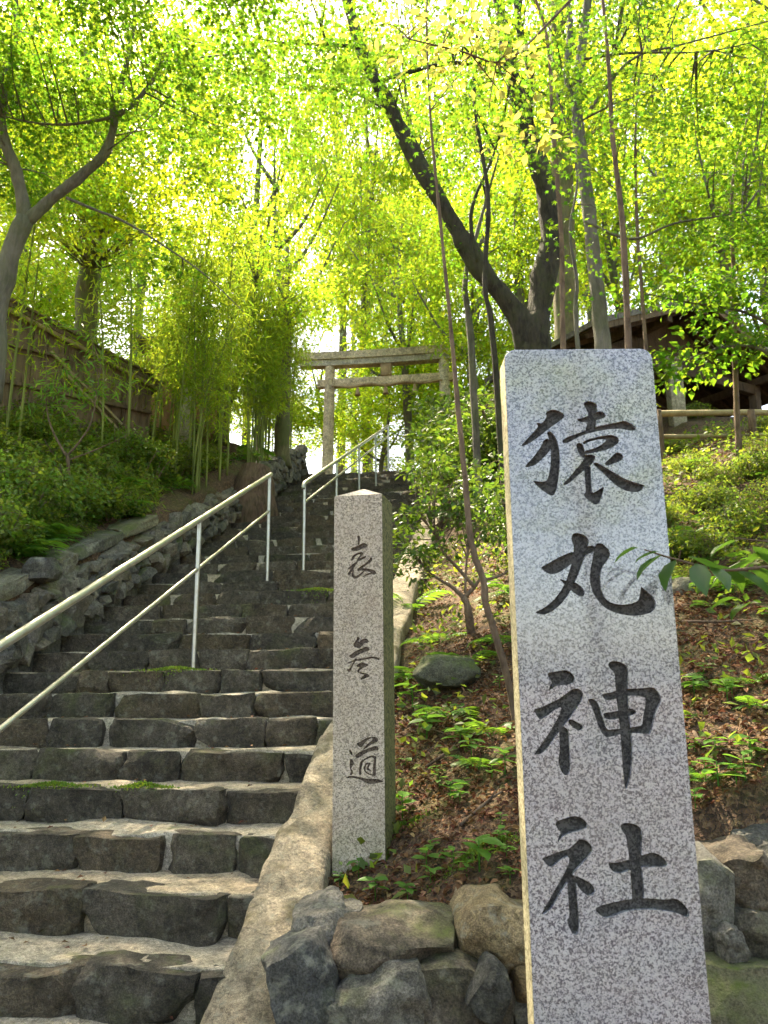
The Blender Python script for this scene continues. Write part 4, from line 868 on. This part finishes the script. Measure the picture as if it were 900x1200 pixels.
# trees beside and behind the photographer that close the clearing
for i, (x, y, s) in enumerate([(-8, 2, .95), (-9, -5, 1.1), (8.5, 4, 1.0), (9, -4, 1.1), (-2.5, -11, 1.0), (7.5, 9.5, .9), (-8.5, 12, .9), (-7, 7, .8)]):
    t = thing('forest_tree', 'leafy tree closing the clearing beside the path', 'tree', (x, y, h1(x, y)-.1), i*2.1, 'trees around the clearing')
    for nm, me in zip(('trunk', 'crown'), VARS[i % 4]):
        o = link(nm, me, None, t); o.scale = (s, s, s)

tree('forest_tree', 'unseen sparse tree added behind the viewpoint to break up the stele reflection', [([np.array([3.8, -10.5, -1.6]), np.array([3.9, -10.4, 1.5]), np.array([3.7, -10.3, 4.5]), np.array([3.9, -10.2, 7.0])], [.17, .14, .10, .03])], [(np.array([3.8, -10.2, 4.4]), (2.8, 1.6, 2.6), 46)], 'leaf_bg', 'bark_lit', .13, KITE, 70, .42, 63, 'trees around the clearing')  # unseen tree, added so the polished stele reflects the sky in patches
# ------------------------------------------------------------------ bamboo grove
def bamboo_variant(seed, H_):
    g = np.random.default_rng(seed); bend = g.normal(0, .10, 2)
    pts = [np.array([bend[0]*(z/H_)**2*2.5, bend[1]*(z/H_)**2*2.5, z]) for z in np.linspace(0, H_, 8)]
    r = g.uniform(.011, .019); tb = [tube(pts, [r, r, r*.9, r*.7, r*.25], sides=7, n=20)]
    for z in np.arange(.25, H_*.95, .26):
        p = spline(pts, 40)[min(39, int(z/H_*39))]; tb.append(tube([p-[0, 0, .006], p, p+[0, 0, .006]], [r*.95, r*1.3, r*.95], sides=7, n=3, cap=False))
    cs = []; sp_ = spline(pts, 40)
    for z in np.arange(H_*.36, H_*.99, .16):
        p = sp_[min(39, int(z/H_*39))]
        for s in range(g.integers(1, 4)):
            a = g.uniform(0, 6.28); L = g.uniform(.18, .5)*(1.1-.5*z/H_); e = p+[math.cos(a)*L, math.sin(a)*L, L*.35]; tb.append(tube([p, (p+e)/2+[0, 0, .05], e], [.004, .003, .001], sides=3, n=4, cap=False)); cs.append(e)
    cs = np.array(cs); m = len(cs); k = 17; idx = np.repeat(np.arange(m), k)
    P = cs[idx]+g.normal(0, .11, (m*k, 3)); D = norm(g.normal(0, .8, (m*k, 3))+[0, 0, -.55]); N = g.normal(0, .6, (m*k, 3))+[0, 0, 1]
    V, Fc = place(NARROW, P, D, N, g.uniform(.09, .19, m*k))
    a, b = mk(*join(tb), 'culm'), mk(V, Fc, 'foliage', False); a.materials.append(MT['culm']); b.materials.append(MT['bamboo_leaf']); return a, b
BV = [bamboo_variant(300+i, h) for i, h in enumerate((3.0, 3.5, 4.0, 3.2, 3.8, 2.7))]
g = np.random.default_rng(12); spots = []
for k in range(58):
    cx = g.choice([g.uniform(168, 215), g.uniform(195, 260), g.uniform(250, 345), g.uniform(300, 392), g.uniform(340, 392)]); spots.append((cx, g.uniform(9.6, 12.6) if cx < 300 else g.uniform(12, 15)))
spots += [(6, 7.9), (22, 8.3), (120, 9.1), (330, 13.5), (322, 13.2), (150, 9.3)]
for i, (cx, Y) in enumerate(spots):
    p = at(cx, 520, Y); x = min(p[0], float(XL(Y))-.25)
    side = 'in front of the board shed' if cx < 155 else 'in the grove above the rubble wall'
    t = thing('bamboo', ('slender bamboo with drooping leaves '+side if cx < 155 else 'slender bamboo above the rubble wall, '+('left end' if cx < 200 else 'left of the middle' if cx < 250 else 'right of the middle' if cx < 310 else 'right end by the torii')+(', front row' if (Y < 11 if cx < 300 else Y < 13.4) else ', back row')), 'bamboo', (x, Y, h1(x, Y)-.03), g.uniform(0, 6.28), 'bamboo ' + side)
    sc_ = g.uniform(.8, 1.05)*(1.0 if cx < 300 else .95); t.scale = (sc_,)*3
    for nm, me in zip(('culm', 'foliage'), BV[i % 6]): link(nm, me, None, t)
# darker double trunk inside the grove
tree('broadleaf_tree', 'dark double trunk standing inside the bamboo grove', [(px([(258, 520), (262, 480), (258, 440), (250, 400)], 12.4), [.13, .11, .09, .07]), (px([(262, 480), (278, 440), (288, 400), (300, 330)], 12.4), [.09, .08, .07, .04])],
     [(at(270, 300, 12.4), (1.1, 1.0, .8), 16)], 'leaf_bg', 'bark_moss', .08, KITE, 80, .5, 66)
tree('cedar_trunk', 'brown furrowed cedar trunk at the end of the bamboo by the upper steps', [(px([(331, 548), (331, 500), (334, 430), (335, 360), (336, 290)], 13.6), [.16, .14, .12, .09, .05])], [(at(335, 330, 13.4), (1.0, .9, 1.0), 26)], 'leaf_bg', 'bark_moss', .09, KITE, 80, .5, 67)

# ------------------------------------------------------------------ shrubs
def shrub_variant(seed, rx, h, n, nl, size, tm, Rs, stems=5):
    g = np.random.default_rng(seed); tb = []; ends = []
    for k in range(stems):
        a = g.uniform(0, 6.28); e = np.array([math.cos(a)*rx*g.uniform(.3, .8), math.sin(a)*rx*g.uniform(.3, .8), h*g.uniform(.6, 1)]); m_ = e*[.35, .35, .5]+g.normal(0, .05, 3)
        tb.append(tube([[0, 0, -.05], m_, e], [.016, .011, .004], sides=5, n=8)); ends.append(spline([[0, 0, 0], m_, e], 8)[2:])
    cs = ell([0, 0, h*.62], (rx, rx, h*.45), n, g, .1); tb += twigs(cs, np.concatenate(ends), g, .004)
    V, Fc = spray(cs, Rs*g.uniform(.7, 1.3, n), nl, size, tm, g, tilt=.5, flat=.2, lean=.5, droop=.3)
    return mk(*join(tb), 'stems'), mk(V, Fc, 'foliage', False)
SV = []
for i, (rx, h, n, nl, size, tm, Rs, lm) in enumerate([(.40, .50, 40, 34, .055, KITE, .15, 'shrub'), (.5, .65, 44, 34, .06, KITE, .18, 'shrub'), (.35, .9, 36, 24, .075, OVAL, .16, 'glossy'), (.55, 1.2, 52, 24, .075, OVAL, .2, 'glossy'), (.45, .42, 40, 30, .11, NARROW, .2, 'shrub'), (.5, .8, 40, 30, .06, KITE, .2, 'weed')]):
    a, b = shrub_variant(500+i, rx, h, n, nl, size, tm, Rs); a.materials.append(MT['bark_brown']); b.materials.append(MT[lm]); SV.append((a, b))
def shrub(v, x, y, s, rz, label, group, zoff=0):
    t = thing('shrub', label, 'shrub', (x, y, h1(x, y)-.04+zoff), rz, group); t.scale = (s,)*3
    for nm, me in zip(('stems', 'foliage'), SV[v]): link(nm, me, None, t)
g = np.random.default_rng(3)
def hit(cx, cy, ys):
    """walk a view ray to the ground so plants can be scattered where the bank shows"""
    d = at(cx, cy, 1.0); P = d[None]*ys[:, None]; k = np.nonzero(P[:, 2] < H(P[:, 0], P[:, 1]))[0]
    return P[k[0]] if len(k) else None
YS = np.arange(2.95, 16, .1)
LOOK = ['rounded small-leaved shrub', 'broad small-leaved shrub', 'upright glossy-leaved shrub', 'large glossy-leaved shrub', 'low long-leaved shrub', 'loose bright green shrub']
cnt = 0
for k in range(700):
    cx, cy = g.uniform(-40, 330), g.uniform(470, 690)
    if cnt >= 84: break
    p = hit(cx, cy, YS)
    if p is None or p[0] > XL(p[1])-.4 or p[1] < 4.4: continue
    v = int(g.choice([0, 1, 4, 4, 5, 0])); s = g.uniform(.4, 1.0)
    shrub(v, p[0], p[1], s, g.uniform(0, 6.28), LOOK[v]+' on the left bank '+('at the left edge' if cx < 50 else 'below the board shed' if cx < 150 else 'below the bamboo' if cx < 250 else 'beside the stump'), 'shrubs on the left bank'); cnt += 1
cnt = 0
for k in range(500):
    cx, cy = g.uniform(470, 960), g.uniform(490, 700)
    if cnt >= 42: break
    p = hit(cx, cy, YS)
    if p is None or p[0] < XR(p[1])+.75 or p[1] < 5.2: continue
    lo_ = cx < 610
    v = int(g.choice([2, 3, 0, 0] if lo_ else [0, 1, 4, 0])); s = g.uniform(.55, .9)*(1 if lo_ else .6)
    shrub(v, p[0], p[1], s, g.uniform(0, 6.28), LOOK[v]+(' on the bank between the pillar and the stele, '+('beside the kerb' if cx < 530 else 'beside the brown stem') if lo_ else ' on the right bank beyond the stele, '+('close to the stele' if cx < 830 else 'toward the right edge')), 'evergreen shrubs between stairs and stele' if lo_ else 'shrubs on the right bank'); cnt += 1
for k in range(7):   # taller bushes in front of the right half of the torii
    y = g.uniform(11.5, 14.5); x = float(at(g.uniform(478, 575), 450, y)[0]); x = max(x, float(XR(y))+.3)
    shrub(int(g.choice([2, 3, 3])), x, y, g.uniform(1.3, 1.8), g.uniform(0, 6.28), 'tall evergreen bush in front of the right half of the torii', 'bushes in front of the torii')
for k in range(18):   # bushes hiding the right side of the upper stairs
    y = g.uniform(9.5, 15.5); x = float(XR(y))+g.uniform(.35, 1.3)
    shrub(int(g.choice([2, 3, 3])), x, y, g.uniform(.9, 1.35), g.uniform(0, 6.28), 'glossy evergreen bush overgrowing the right side of the upper stairs', 'bushes beside the upper stairs')

# branched shrub with bare crooked stems in the middle of the bank
P0 = at(553, 735, 5.6); P0[2] = h1(P0[0], 5.6)
tree('branching_shrub', 'crooked bare-stemmed shrub with small leaves between the pillar and the brown stem', [
    ([P0-[0, 0, .05], *px([(548, 712), (543, 700)], 5.5)], [.035, .028, .024]),
    (px([(543, 700), (530, 688), (510, 676), (492, 660)], 5.5), [.018, .014, .010, .006]), (px([(543, 700), (556, 688), (563, 676)], 5.5), [.018, .014, .008]),
    (px([(556, 688), (535, 664), (518, 645), (505, 620)], 5.5), [.014, .012, .008, .005]), (px([(545, 695), (546, 670), (548, 640)], 5.5), [.012, .008, .005]), (px([(563, 680), (585, 675), (610, 660)], 5.5), [.012, .010, .005])],
    [(at(500, 620, 5.5), (.28, .3, .22), 26), (at(560, 600, 5.6), (.28, .3, .22), 24), (at(480, 660, 5.4), (.14, .2, .10), 8), (at(520, 560, 5.8), (.35, .3, .2), 20)], 'glossy', 'bark_brown', .05, OVAL, 26, .12, 70, cat='shrub', twig=.004, sides=7)
# slender bush in front of the shed
P0 = at(80, 590, 7.4); P0[2] = h1(P0[0], 7.4)
tree('branching_shrub', 'slender bush with long leaves in front of the board shed', [([P0-[0, 0, .05], at(80, 545, 7.3), at(76, 530, 7.3)], [.022, .018, .015]), (px([(76, 532), (62, 505), (55, 480), (54, 440)], 7.3), [.012, .010, .007, .004]), (px([(78, 535), (95, 515), (108, 490), (118, 430)], 7.3), [.012, .010, .007, .004]), (px([(78, 540), (110, 528), (150, 510)], 7.3), [.009, .007, .003])],
     [(at(60, 460, 7.3), (.4, .3, .3), 9), (at(110, 440, 7.3), (.4, .3, .35), 11), (at(90, 390, 7.3), (.35, .3, .25), 4)], 'fern', 'bark_brown', .13, NARROW, 15, .17, 71, cat='shrub', twig=.004, sides=6)

# ------------------------------------------------------------------ ferns
def frond(g, L, wmax, curl):
    n = 15; t = np.linspace(0, 1, n); pts = np.stack([np.zeros(n), L*np.sin(t*curl)/curl, L*(1-np.cos(t*curl))/curl*-1+L*.75*t*(1-.35*t)], -1)
    V, Fc = tube(pts, .0035*L*3, .001, 4, n, cap=False, curve=False); parts = [(V, Fc)]
    P, D, sc = [], [], []
    for i in range(2, n):
        wv = wmax*math.sin(min(1, t[i]*1.15)*math.pi*.92)**.7*L*(1.05-t[i]*.55)
        for s in (-1, 1): P.append(pts[i]); D.append([s, .45, -.12]); sc.append(max(.02*L, wv))
    FR = (np.array([[0, 0, 0], [.10, .3, .02], [.08, .65, 0], [0, 1, -.08], [-.08, .65, 0], [-.10, .3, .02]]), np.array([[0, 1, 5], [1, 2, 5], [2, 4, 5], [2, 3, 4]]))
    parts.append(place(FR, np.array(P), np.array(D, float), np.tile([0, -.25, 1.], (len(P), 1))+g.normal(0, .12, (len(P), 3)), sc)); return join(parts)
g = np.random.default_rng(8); FM = []
for i in range(4):
    me = mk(*frond(g, 1.0, .30+.05*i, .9+.25*i), 'frond', False); me.materials.append(MT['fern']); FM.append(me)
def fern(x, y, s, label, group, n=7, z=None):
    t = thing('fern', label, 'fern', (x, y, (h1(x, y) if z is None else z)-.01), g.uniform(0, 6.28), group)
    for k in range(n):
        o = link('frond', FM[int(g.integers(4))], None, t); o.rotation_euler = (g.uniform(-.15, .35), g.uniform(-.2, .2), k*6.28/n+g.uniform(-.3, .3)); o.scale = (s*g.uniform(.7, 1.1),)*3
for cx, cy, s, lb in [(545, 770, .36, 'bright green fern arching over the mossy rock'), (575, 850, .30, 'fern beside the left edge of the stele, below the brown stem'), (515, 740, .26, 'small fern below the crooked bare-stemmed shrub'), (833, 800, .26, 'single upright fern right of the stele'), (800, 630, .34, 'broad fern touching the right edge of the stele'), (590, 745, .28, 'fern growing behind the stele beside the brown stem'), (880, 790, .26, 'fern on the brown bank at the right edge')]:
    p = hit(cx, cy+14, YS); fern(p[0], p[1], s*p[1]/4.2, lb, 'ferns on the right bank')
cnt = 0
for k in range(300):
    cx, cy = g.uniform(-20, 330), g.uniform(530, 680); p = hit(cx, cy, YS)
    if p is None or p[0] > XL(p[1])-.4 or p[1] < 4.6: continue
    fern(p[0], p[1], g.uniform(.35, .7), 'green fern among the shrubs on the left bank', 'ferns on the left bank', 6); cnt += 1
    if cnt >= 50: break
cnt = 0
for k in range(300):
    cx, cy = g.uniform(780, 920), g.uniform(540, 760); p = hit(cx, cy, YS)
    if p is None: continue
    fern(p[0], p[1], g.uniform(.18, .32), 'small fern on the slope beyond the stele', 'small ferns right of the stele', 5); cnt += 1
    if cnt >= 14: break

# ------------------------------------------------------------------ small leafy plants: each leaf a part
LM = mk(OVAL[0]*[1.25, 1, 1], OVAL[1], 'leaf', True); LM.materials.append(MT['weed'])
LG = mk(OVAL[0]*[.9, 1, 1.6], OVAL[1], 'leaf', True); LG.materials.append(MT['glossy'])
ST = mk(*tube([[0, 0, -.1], [.02, 0, .4], [0, 0, 1]], [.035, .03, .02], sides=5, n=6), 'stem'); ST.materials.append(MT['fern'])
def weed(x, y, s, label, group, n=7, me=LM, z=None):
    t = thing('seedling', label, 'plant', (x, y, h1(x, y) if z is None else z), g.uniform(0, 6.28), group)
    o = link('stem', ST, None, t); o.scale = (s,)*3
    for k in range(n):
        a = k*2.4+g.uniform(-.3, .3); hh = s*(.45+.55*(k+1)/n); o = link('leaf', me, None, t)
        o.location = (0, 0, hh); o.rotation_euler = (g.uniform(-.25, .35), g.uniform(-.25, .25), a); o.scale = (s*g.uniform(.55, .95),)*3
for cx, cy, s, lb in [(440, 1056, .075, 'low bright seedling on the soil just right of the pillar foot'), (478, 1068, .06, 'bright leaves beside the boulder below the pillar'), (505, 1045, .06, 'small seedling on mossy soil right of the pillar'), (532, 1030, .065, 'bright green seedling cluster between pillar and stele'), (548, 1050, .055, 'seedling just above the tan boulder'), (598, 1035, .055, 'seedling touching the left edge of the stele'),
    (472, 955, .085, 'leafy seedling leaning against the right side of the pillar'), (592, 905, .085, 'broad bright leaf beside the stele edge'), (585, 985, .05, 'tiny seedling in the mossy patch'), (505, 1000, .045, 'tiny plant on bare soil right of the pillar'), (540, 880, .085, 'seedling below the fern left of the stele'), (500, 870, .10, 'leafy plant against the bank right of the pillar'), (483, 830, .10, 'small green plant behind the pillar at mid height'),
    (420, 1030, .06, 'thin seedling growing against the foot of the pillar'), (398, 1048, .04, 'tiny seedling beside the kerb at the pillar foot'), (386, 1085, .04, 'moss seedling between two grey boulders')]:
    p = hit(cx, cy+6, YS)
    if p is not None: weed(p[0], p[1], s*p[1]/3.0, lb, 'seedlings around the pillar', 7)
z_ = -.97+.15*2; p = at(298, 1008, 3.72)
weed(p[0], 3.70, .10, 'pale green seedling growing from the right end of a lower step', None, 6, LM, z_-.12)
cnt = 0
for k in range(500):
    cx, cy = (g.uniform(475, 600), g.uniform(800, 1030)) if k % 2 else (g.uniform(790, 905), g.uniform(690, 980)); p = hit(cx, cy, YS)
    if p is None: continue
    weed(p[0], p[1], g.uniform(.05, .11), 'small seedling on the leaf-littered bank', 'seedlings on the leaf-littered bank', int(g.integers(4, 8))); cnt += 1
    if cnt >= 28: break
# evergreen twig reaching across the right edge of the stele
B0 = np.array([1.75, 2.95, 0.]); B0[2] = h1(*B0[:2])-.03
tw = thing('evergreen_sapling', 'evergreen sapling with glossy leaves reaching in from the right across the stele edge', 'shrub', B0)
main = [B0, np.array([1.62, 2.6, .02]), at(1010, 664, 2.1), at(900, 665, 1.86), at(845, 668, 1.84), at(790, 655, 1.82), at(755, 644, 1.80)]
link('stem', mk(*join([tube(np.array(main)-B0, [.010, .008, .005, .004, .003, .0015], sides=6, n=26), tube(np.array([main[2], at(930, 640, 1.95), at(860, 630, 1.9)])-B0, [.004, .003, .0015], sides=5, n=10), tube(np.array([main[2], at(940, 700, 1.95), at(880, 708, 1.9)])-B0, [.004, .003, .0015], sides=5, n=10)]), 'stem'), MT['bark_brown'], tw)
for cx, cy, Y, s, rot, rx in [(748, 641, 1.79, .055, 80, .2), (772, 646, 1.80, .05, 60, -.2), (776, 650, 1.80, .075, 100, .5), (792, 655, 1.82, .085, 120, .9), (806, 652, 1.82, .10, -80, .1), (815, 660, 1.82, .085, 160, 1.0), (832, 664, 1.83, .08, 190, .6), (843, 662, 1.84, .095, -60, .2),
    (860, 668, 1.85, .09, -140, .7), (872, 664, 1.85, .11, -70, .1), (884, 655, 1.86, .10, 70, .2), (893, 668, 1.86, .10, -150, .8), (862, 634, 1.9, .07, 100, .1), (882, 640, 1.92, .075, -60, .3), (905, 645, 1.94, .08, 60, .2), (880, 706, 1.9, .07, 110, .2), (862, 700, 1.9, .06, 80, .0), (905, 704, 1.93, .08, -100, .3)]:
    o = link('leaf', LG, None, tw); o.location = at(cx, cy, Y)-B0; o.rotation_euler = (-.35-rx*.5, g.uniform(-.3, .3), R(rot)); o.scale = (s*1.25,)*3

# ------------------------------------------------------------------ ground cover and fallen leaves
def scatter(n, boxes, ok):
    P = []
    for (x0, x1, y0, y1), k in boxes:
        x = g.uniform(x0, x1, k); y = g.uniform(y0, y1, k); m_ = ok(x, y); P.append(np.stack([x[m_], y[m_], H(x[m_], y[m_])], -1))
    return np.concatenate(P)
P = scatter(0, [((-.4, 2.2, 2.9, 5.5), 15000), ((0, 6, 5.5, 9), 9000), ((-6, -1.8, 5, 12), 7000)], lambda x, y: (x > XR(y)+.22) | (x < XL(y)-.45))
k = len(P); D = g.normal(size=(k, 3))*[1, 1, .35]; N = g.normal(0, .55, (k, 3))+[0, 0, 1]
tag(link('fallen_leaves', mk(*place((OVAL[0]*[1.1, 1, 3.5], OVAL[1]), P+[0, 0, .012], D, N, g.uniform(.014, .04, k)), 'fallen_leaves', False), MT['litter']), 'brown fallen leaves littering the banks', 'leaf litter', kind='stuff')
P = scatter(0, [((-6, -1.6, 4.6, 12), 32000), ((.2, 6, 5.0, 9.5), 9000), ((-.2, 3, 3.0, 5.2), 1600)], lambda x, y: ((x > XR(y)+.25) & (fb2(x, y, .9, 31, 2) > .05)) | ((x < XL(y)-.4) & (fb2(x, y, .9, 37, 2) > -.7)))
k = len(P); D = norm(g.normal(size=(k, 3))*[1, 1, .5]+[0, -.3, .3]); N = g.normal(0, .5, (k, 3))+[0, -.3, 1]
tag(link('ground_cover', mk(*place(KITE, P+np.stack([0*g.random(k), 0*g.random(k), g.uniform(.0, .14, k)], -1), D, N, g.uniform(.03, .075, k)), 'ground_cover', False), MT['shrub']), 'low green ground cover on the banks', 'ground cover', kind='stuff')
# leaves dropped on the treads
P = []
for k in range(240):
    n_ = int(g.integers(-1, 12)); yc = 3.06+.353*n_; xc = float((XL(yc)+XR(yc))/2); s = g.uniform(-1.15, 1.15); q = .03+.33*g.random()**.6
    p = np.array([xc, yc, 0])+PV*s+EV*q; P.append([p[0], p[1], -.97+.15*n_+.006])
P = np.array(P); k = len(P)
tag(link('fallen_leaves', mk(*place((KITE[0]*[1, 1, 2.0], KITE[1]), P, g.normal(size=(k, 3))*[1, 1, .1], g.normal(0, .2, (k, 3))+[0, 0, 1], g.uniform(.015, .04, k)), 'fallen_leaves', False), MT['litter']), 'a few dry leaves dropped on the stone treads', 'leaf litter', kind='stuff')

for cx, cy, s, lb in [(490, 800, .3, 'wide fern right behind the pillar at mid height'), (525, 845, .3, 'dark green fern on the bank midway between pillar and stele'), (480, 720, .34, 'fern beside the kerb behind the pillar'), (560, 905, .24, 'low fern on the soil left of the stele'), (600, 700, .34, 'fern half hidden behind the stele at the brown stem'), (860, 700, .32, 'large fern under the glossy leaves on the right bank'), (890, 850, .24, 'fern near the right edge above the boulders'), (825, 920, .2, 'small fern close to the stele above the dark boulders')]:
    p = hit(cx, cy, YS); fern(p[0], p[1], s*p[1]/4.2, lb, 'ferns on the right bank', 8)
for k in range(26):                                      # ferns and tufts leaning over the rubble wall
    y = g.uniform(5.2, 10.6); x = float(XL(y))-g.uniform(.42, .75)
    fern(x, y, g.uniform(.22, .42), 'fern leaning over the top of the rubble wall on the left', 'ferns along the rubble wall', 5)
# moss cushions on the steps
for cx, cy, Y, rad, lb in [(205, 776, 5.6, .16, 'bright green moss cushion on a step below the handrail post'), (372, 686, 7.35, .17, 'moss patch on a step beside the granite pillar'), (60, 905, 4.2, .14, 'moss on the worn step at the left edge'), (170, 918, 4.15, .10, 'small moss tuft in a joint of the lower steps'), (470, 985, 3.4, .10, 'moss on the soil right of the pillar'), (560, 1010, 3.2, .13, 'mossy patch of soil above the tan boulder')]:
    if cx < 400:
        n_ = int(round((Y-3.06)/.353)); yc = 3.06+.353*n_; z0 = -.97+.15*n_; c0 = np.array([at(cx, cy, yc)[0], yc, z0]); c0[1] -= math.tan(SA)*(c0[0]-float((XL(yc)+XR(yc))/2))-.02
    else:
        q = hit(cx, cy, YS); c0 = q; z0 = None
    k = 900; a = g.normal(0, .45, (k, 2))*rad; Pm = np.stack([c0[0]+a[:, 0]*1.5, c0[1]+a[:, 1]*.45, np.zeros(k)], -1)
    Pm[:, 2] = (z0-.004 if z0 is not None else H(Pm[:, 0], Pm[:, 1]))+.022*np.exp(-(a**2).sum(1)/(rad*.5)**2)
    if z0 is not None:                                   # moss creeping over the front edge of the stone
        fr = Pm[:, 1] < c0[1]-.035; Pm[fr, 2] -= (c0[1]-.035-Pm[fr, 1])*2.2; Pm[fr, 1] = c0[1]-.04
    t = link('moss', mk(*place(KITE, Pm, g.normal(size=(k, 3))*.6+[0, -.2, .8], g.normal(size=(k, 3)), g.uniform(.008, .018, k)), 'moss', False), MT['weed']); tag(t, lb, 'moss', kind='stuff')
# dead twigs lying on the right bank
for i, (x0, y0, x1, y1, lb) in enumerate([(840, 560, 905, 605, 'long dead twig lying across the right bank below the fence'), (790, 585, 850, 545, 'dead twig slanting up beside the stele'), (800, 735, 890, 750, 'bent dead twig on the brown bank right of the stele'), (500, 905, 545, 880, 'short dead twig on the soil right of the pillar'), (540, 975, 590, 940, 'dead twig on the soil near the stele edge'), (815, 880, 880, 900, 'thin dead twig on the leaf litter above the dark boulders'), (478, 850, 520, 870, 'forked dead twig beside the pillar'), (830, 690, 900, 668, 'dead stick behind the glossy leaves')]):
    a, b = hit(x0, y0, YS), hit(x1, y1, YS)
    if a is None or b is None: continue
    m_ = (a+b)/2+g.normal(0, .03, 3); L = np.linalg.norm(b-a); P = np.array([a, m_, b]); P[:, 2] = H(P[:, 0], P[:, 1])+[.015, .03, .04]
    tb = [tube(P, [.009, .007, .003], sides=5, n=10, lump=.3, seed=i), tube([P[1], P[1]+(b-a)*.25+g.normal(0, .05*L, 3)+[0, 0, .05*L]], .004, .0015, 4, 5)]
    V, Fc = join(tb); t = link('dead_twig', mk(V-P[0], Fc, 'dead_twig'), MT['bark_brown']); t.location = P[0]; tag(t, lb, 'twig', 'dead twigs on the bank')
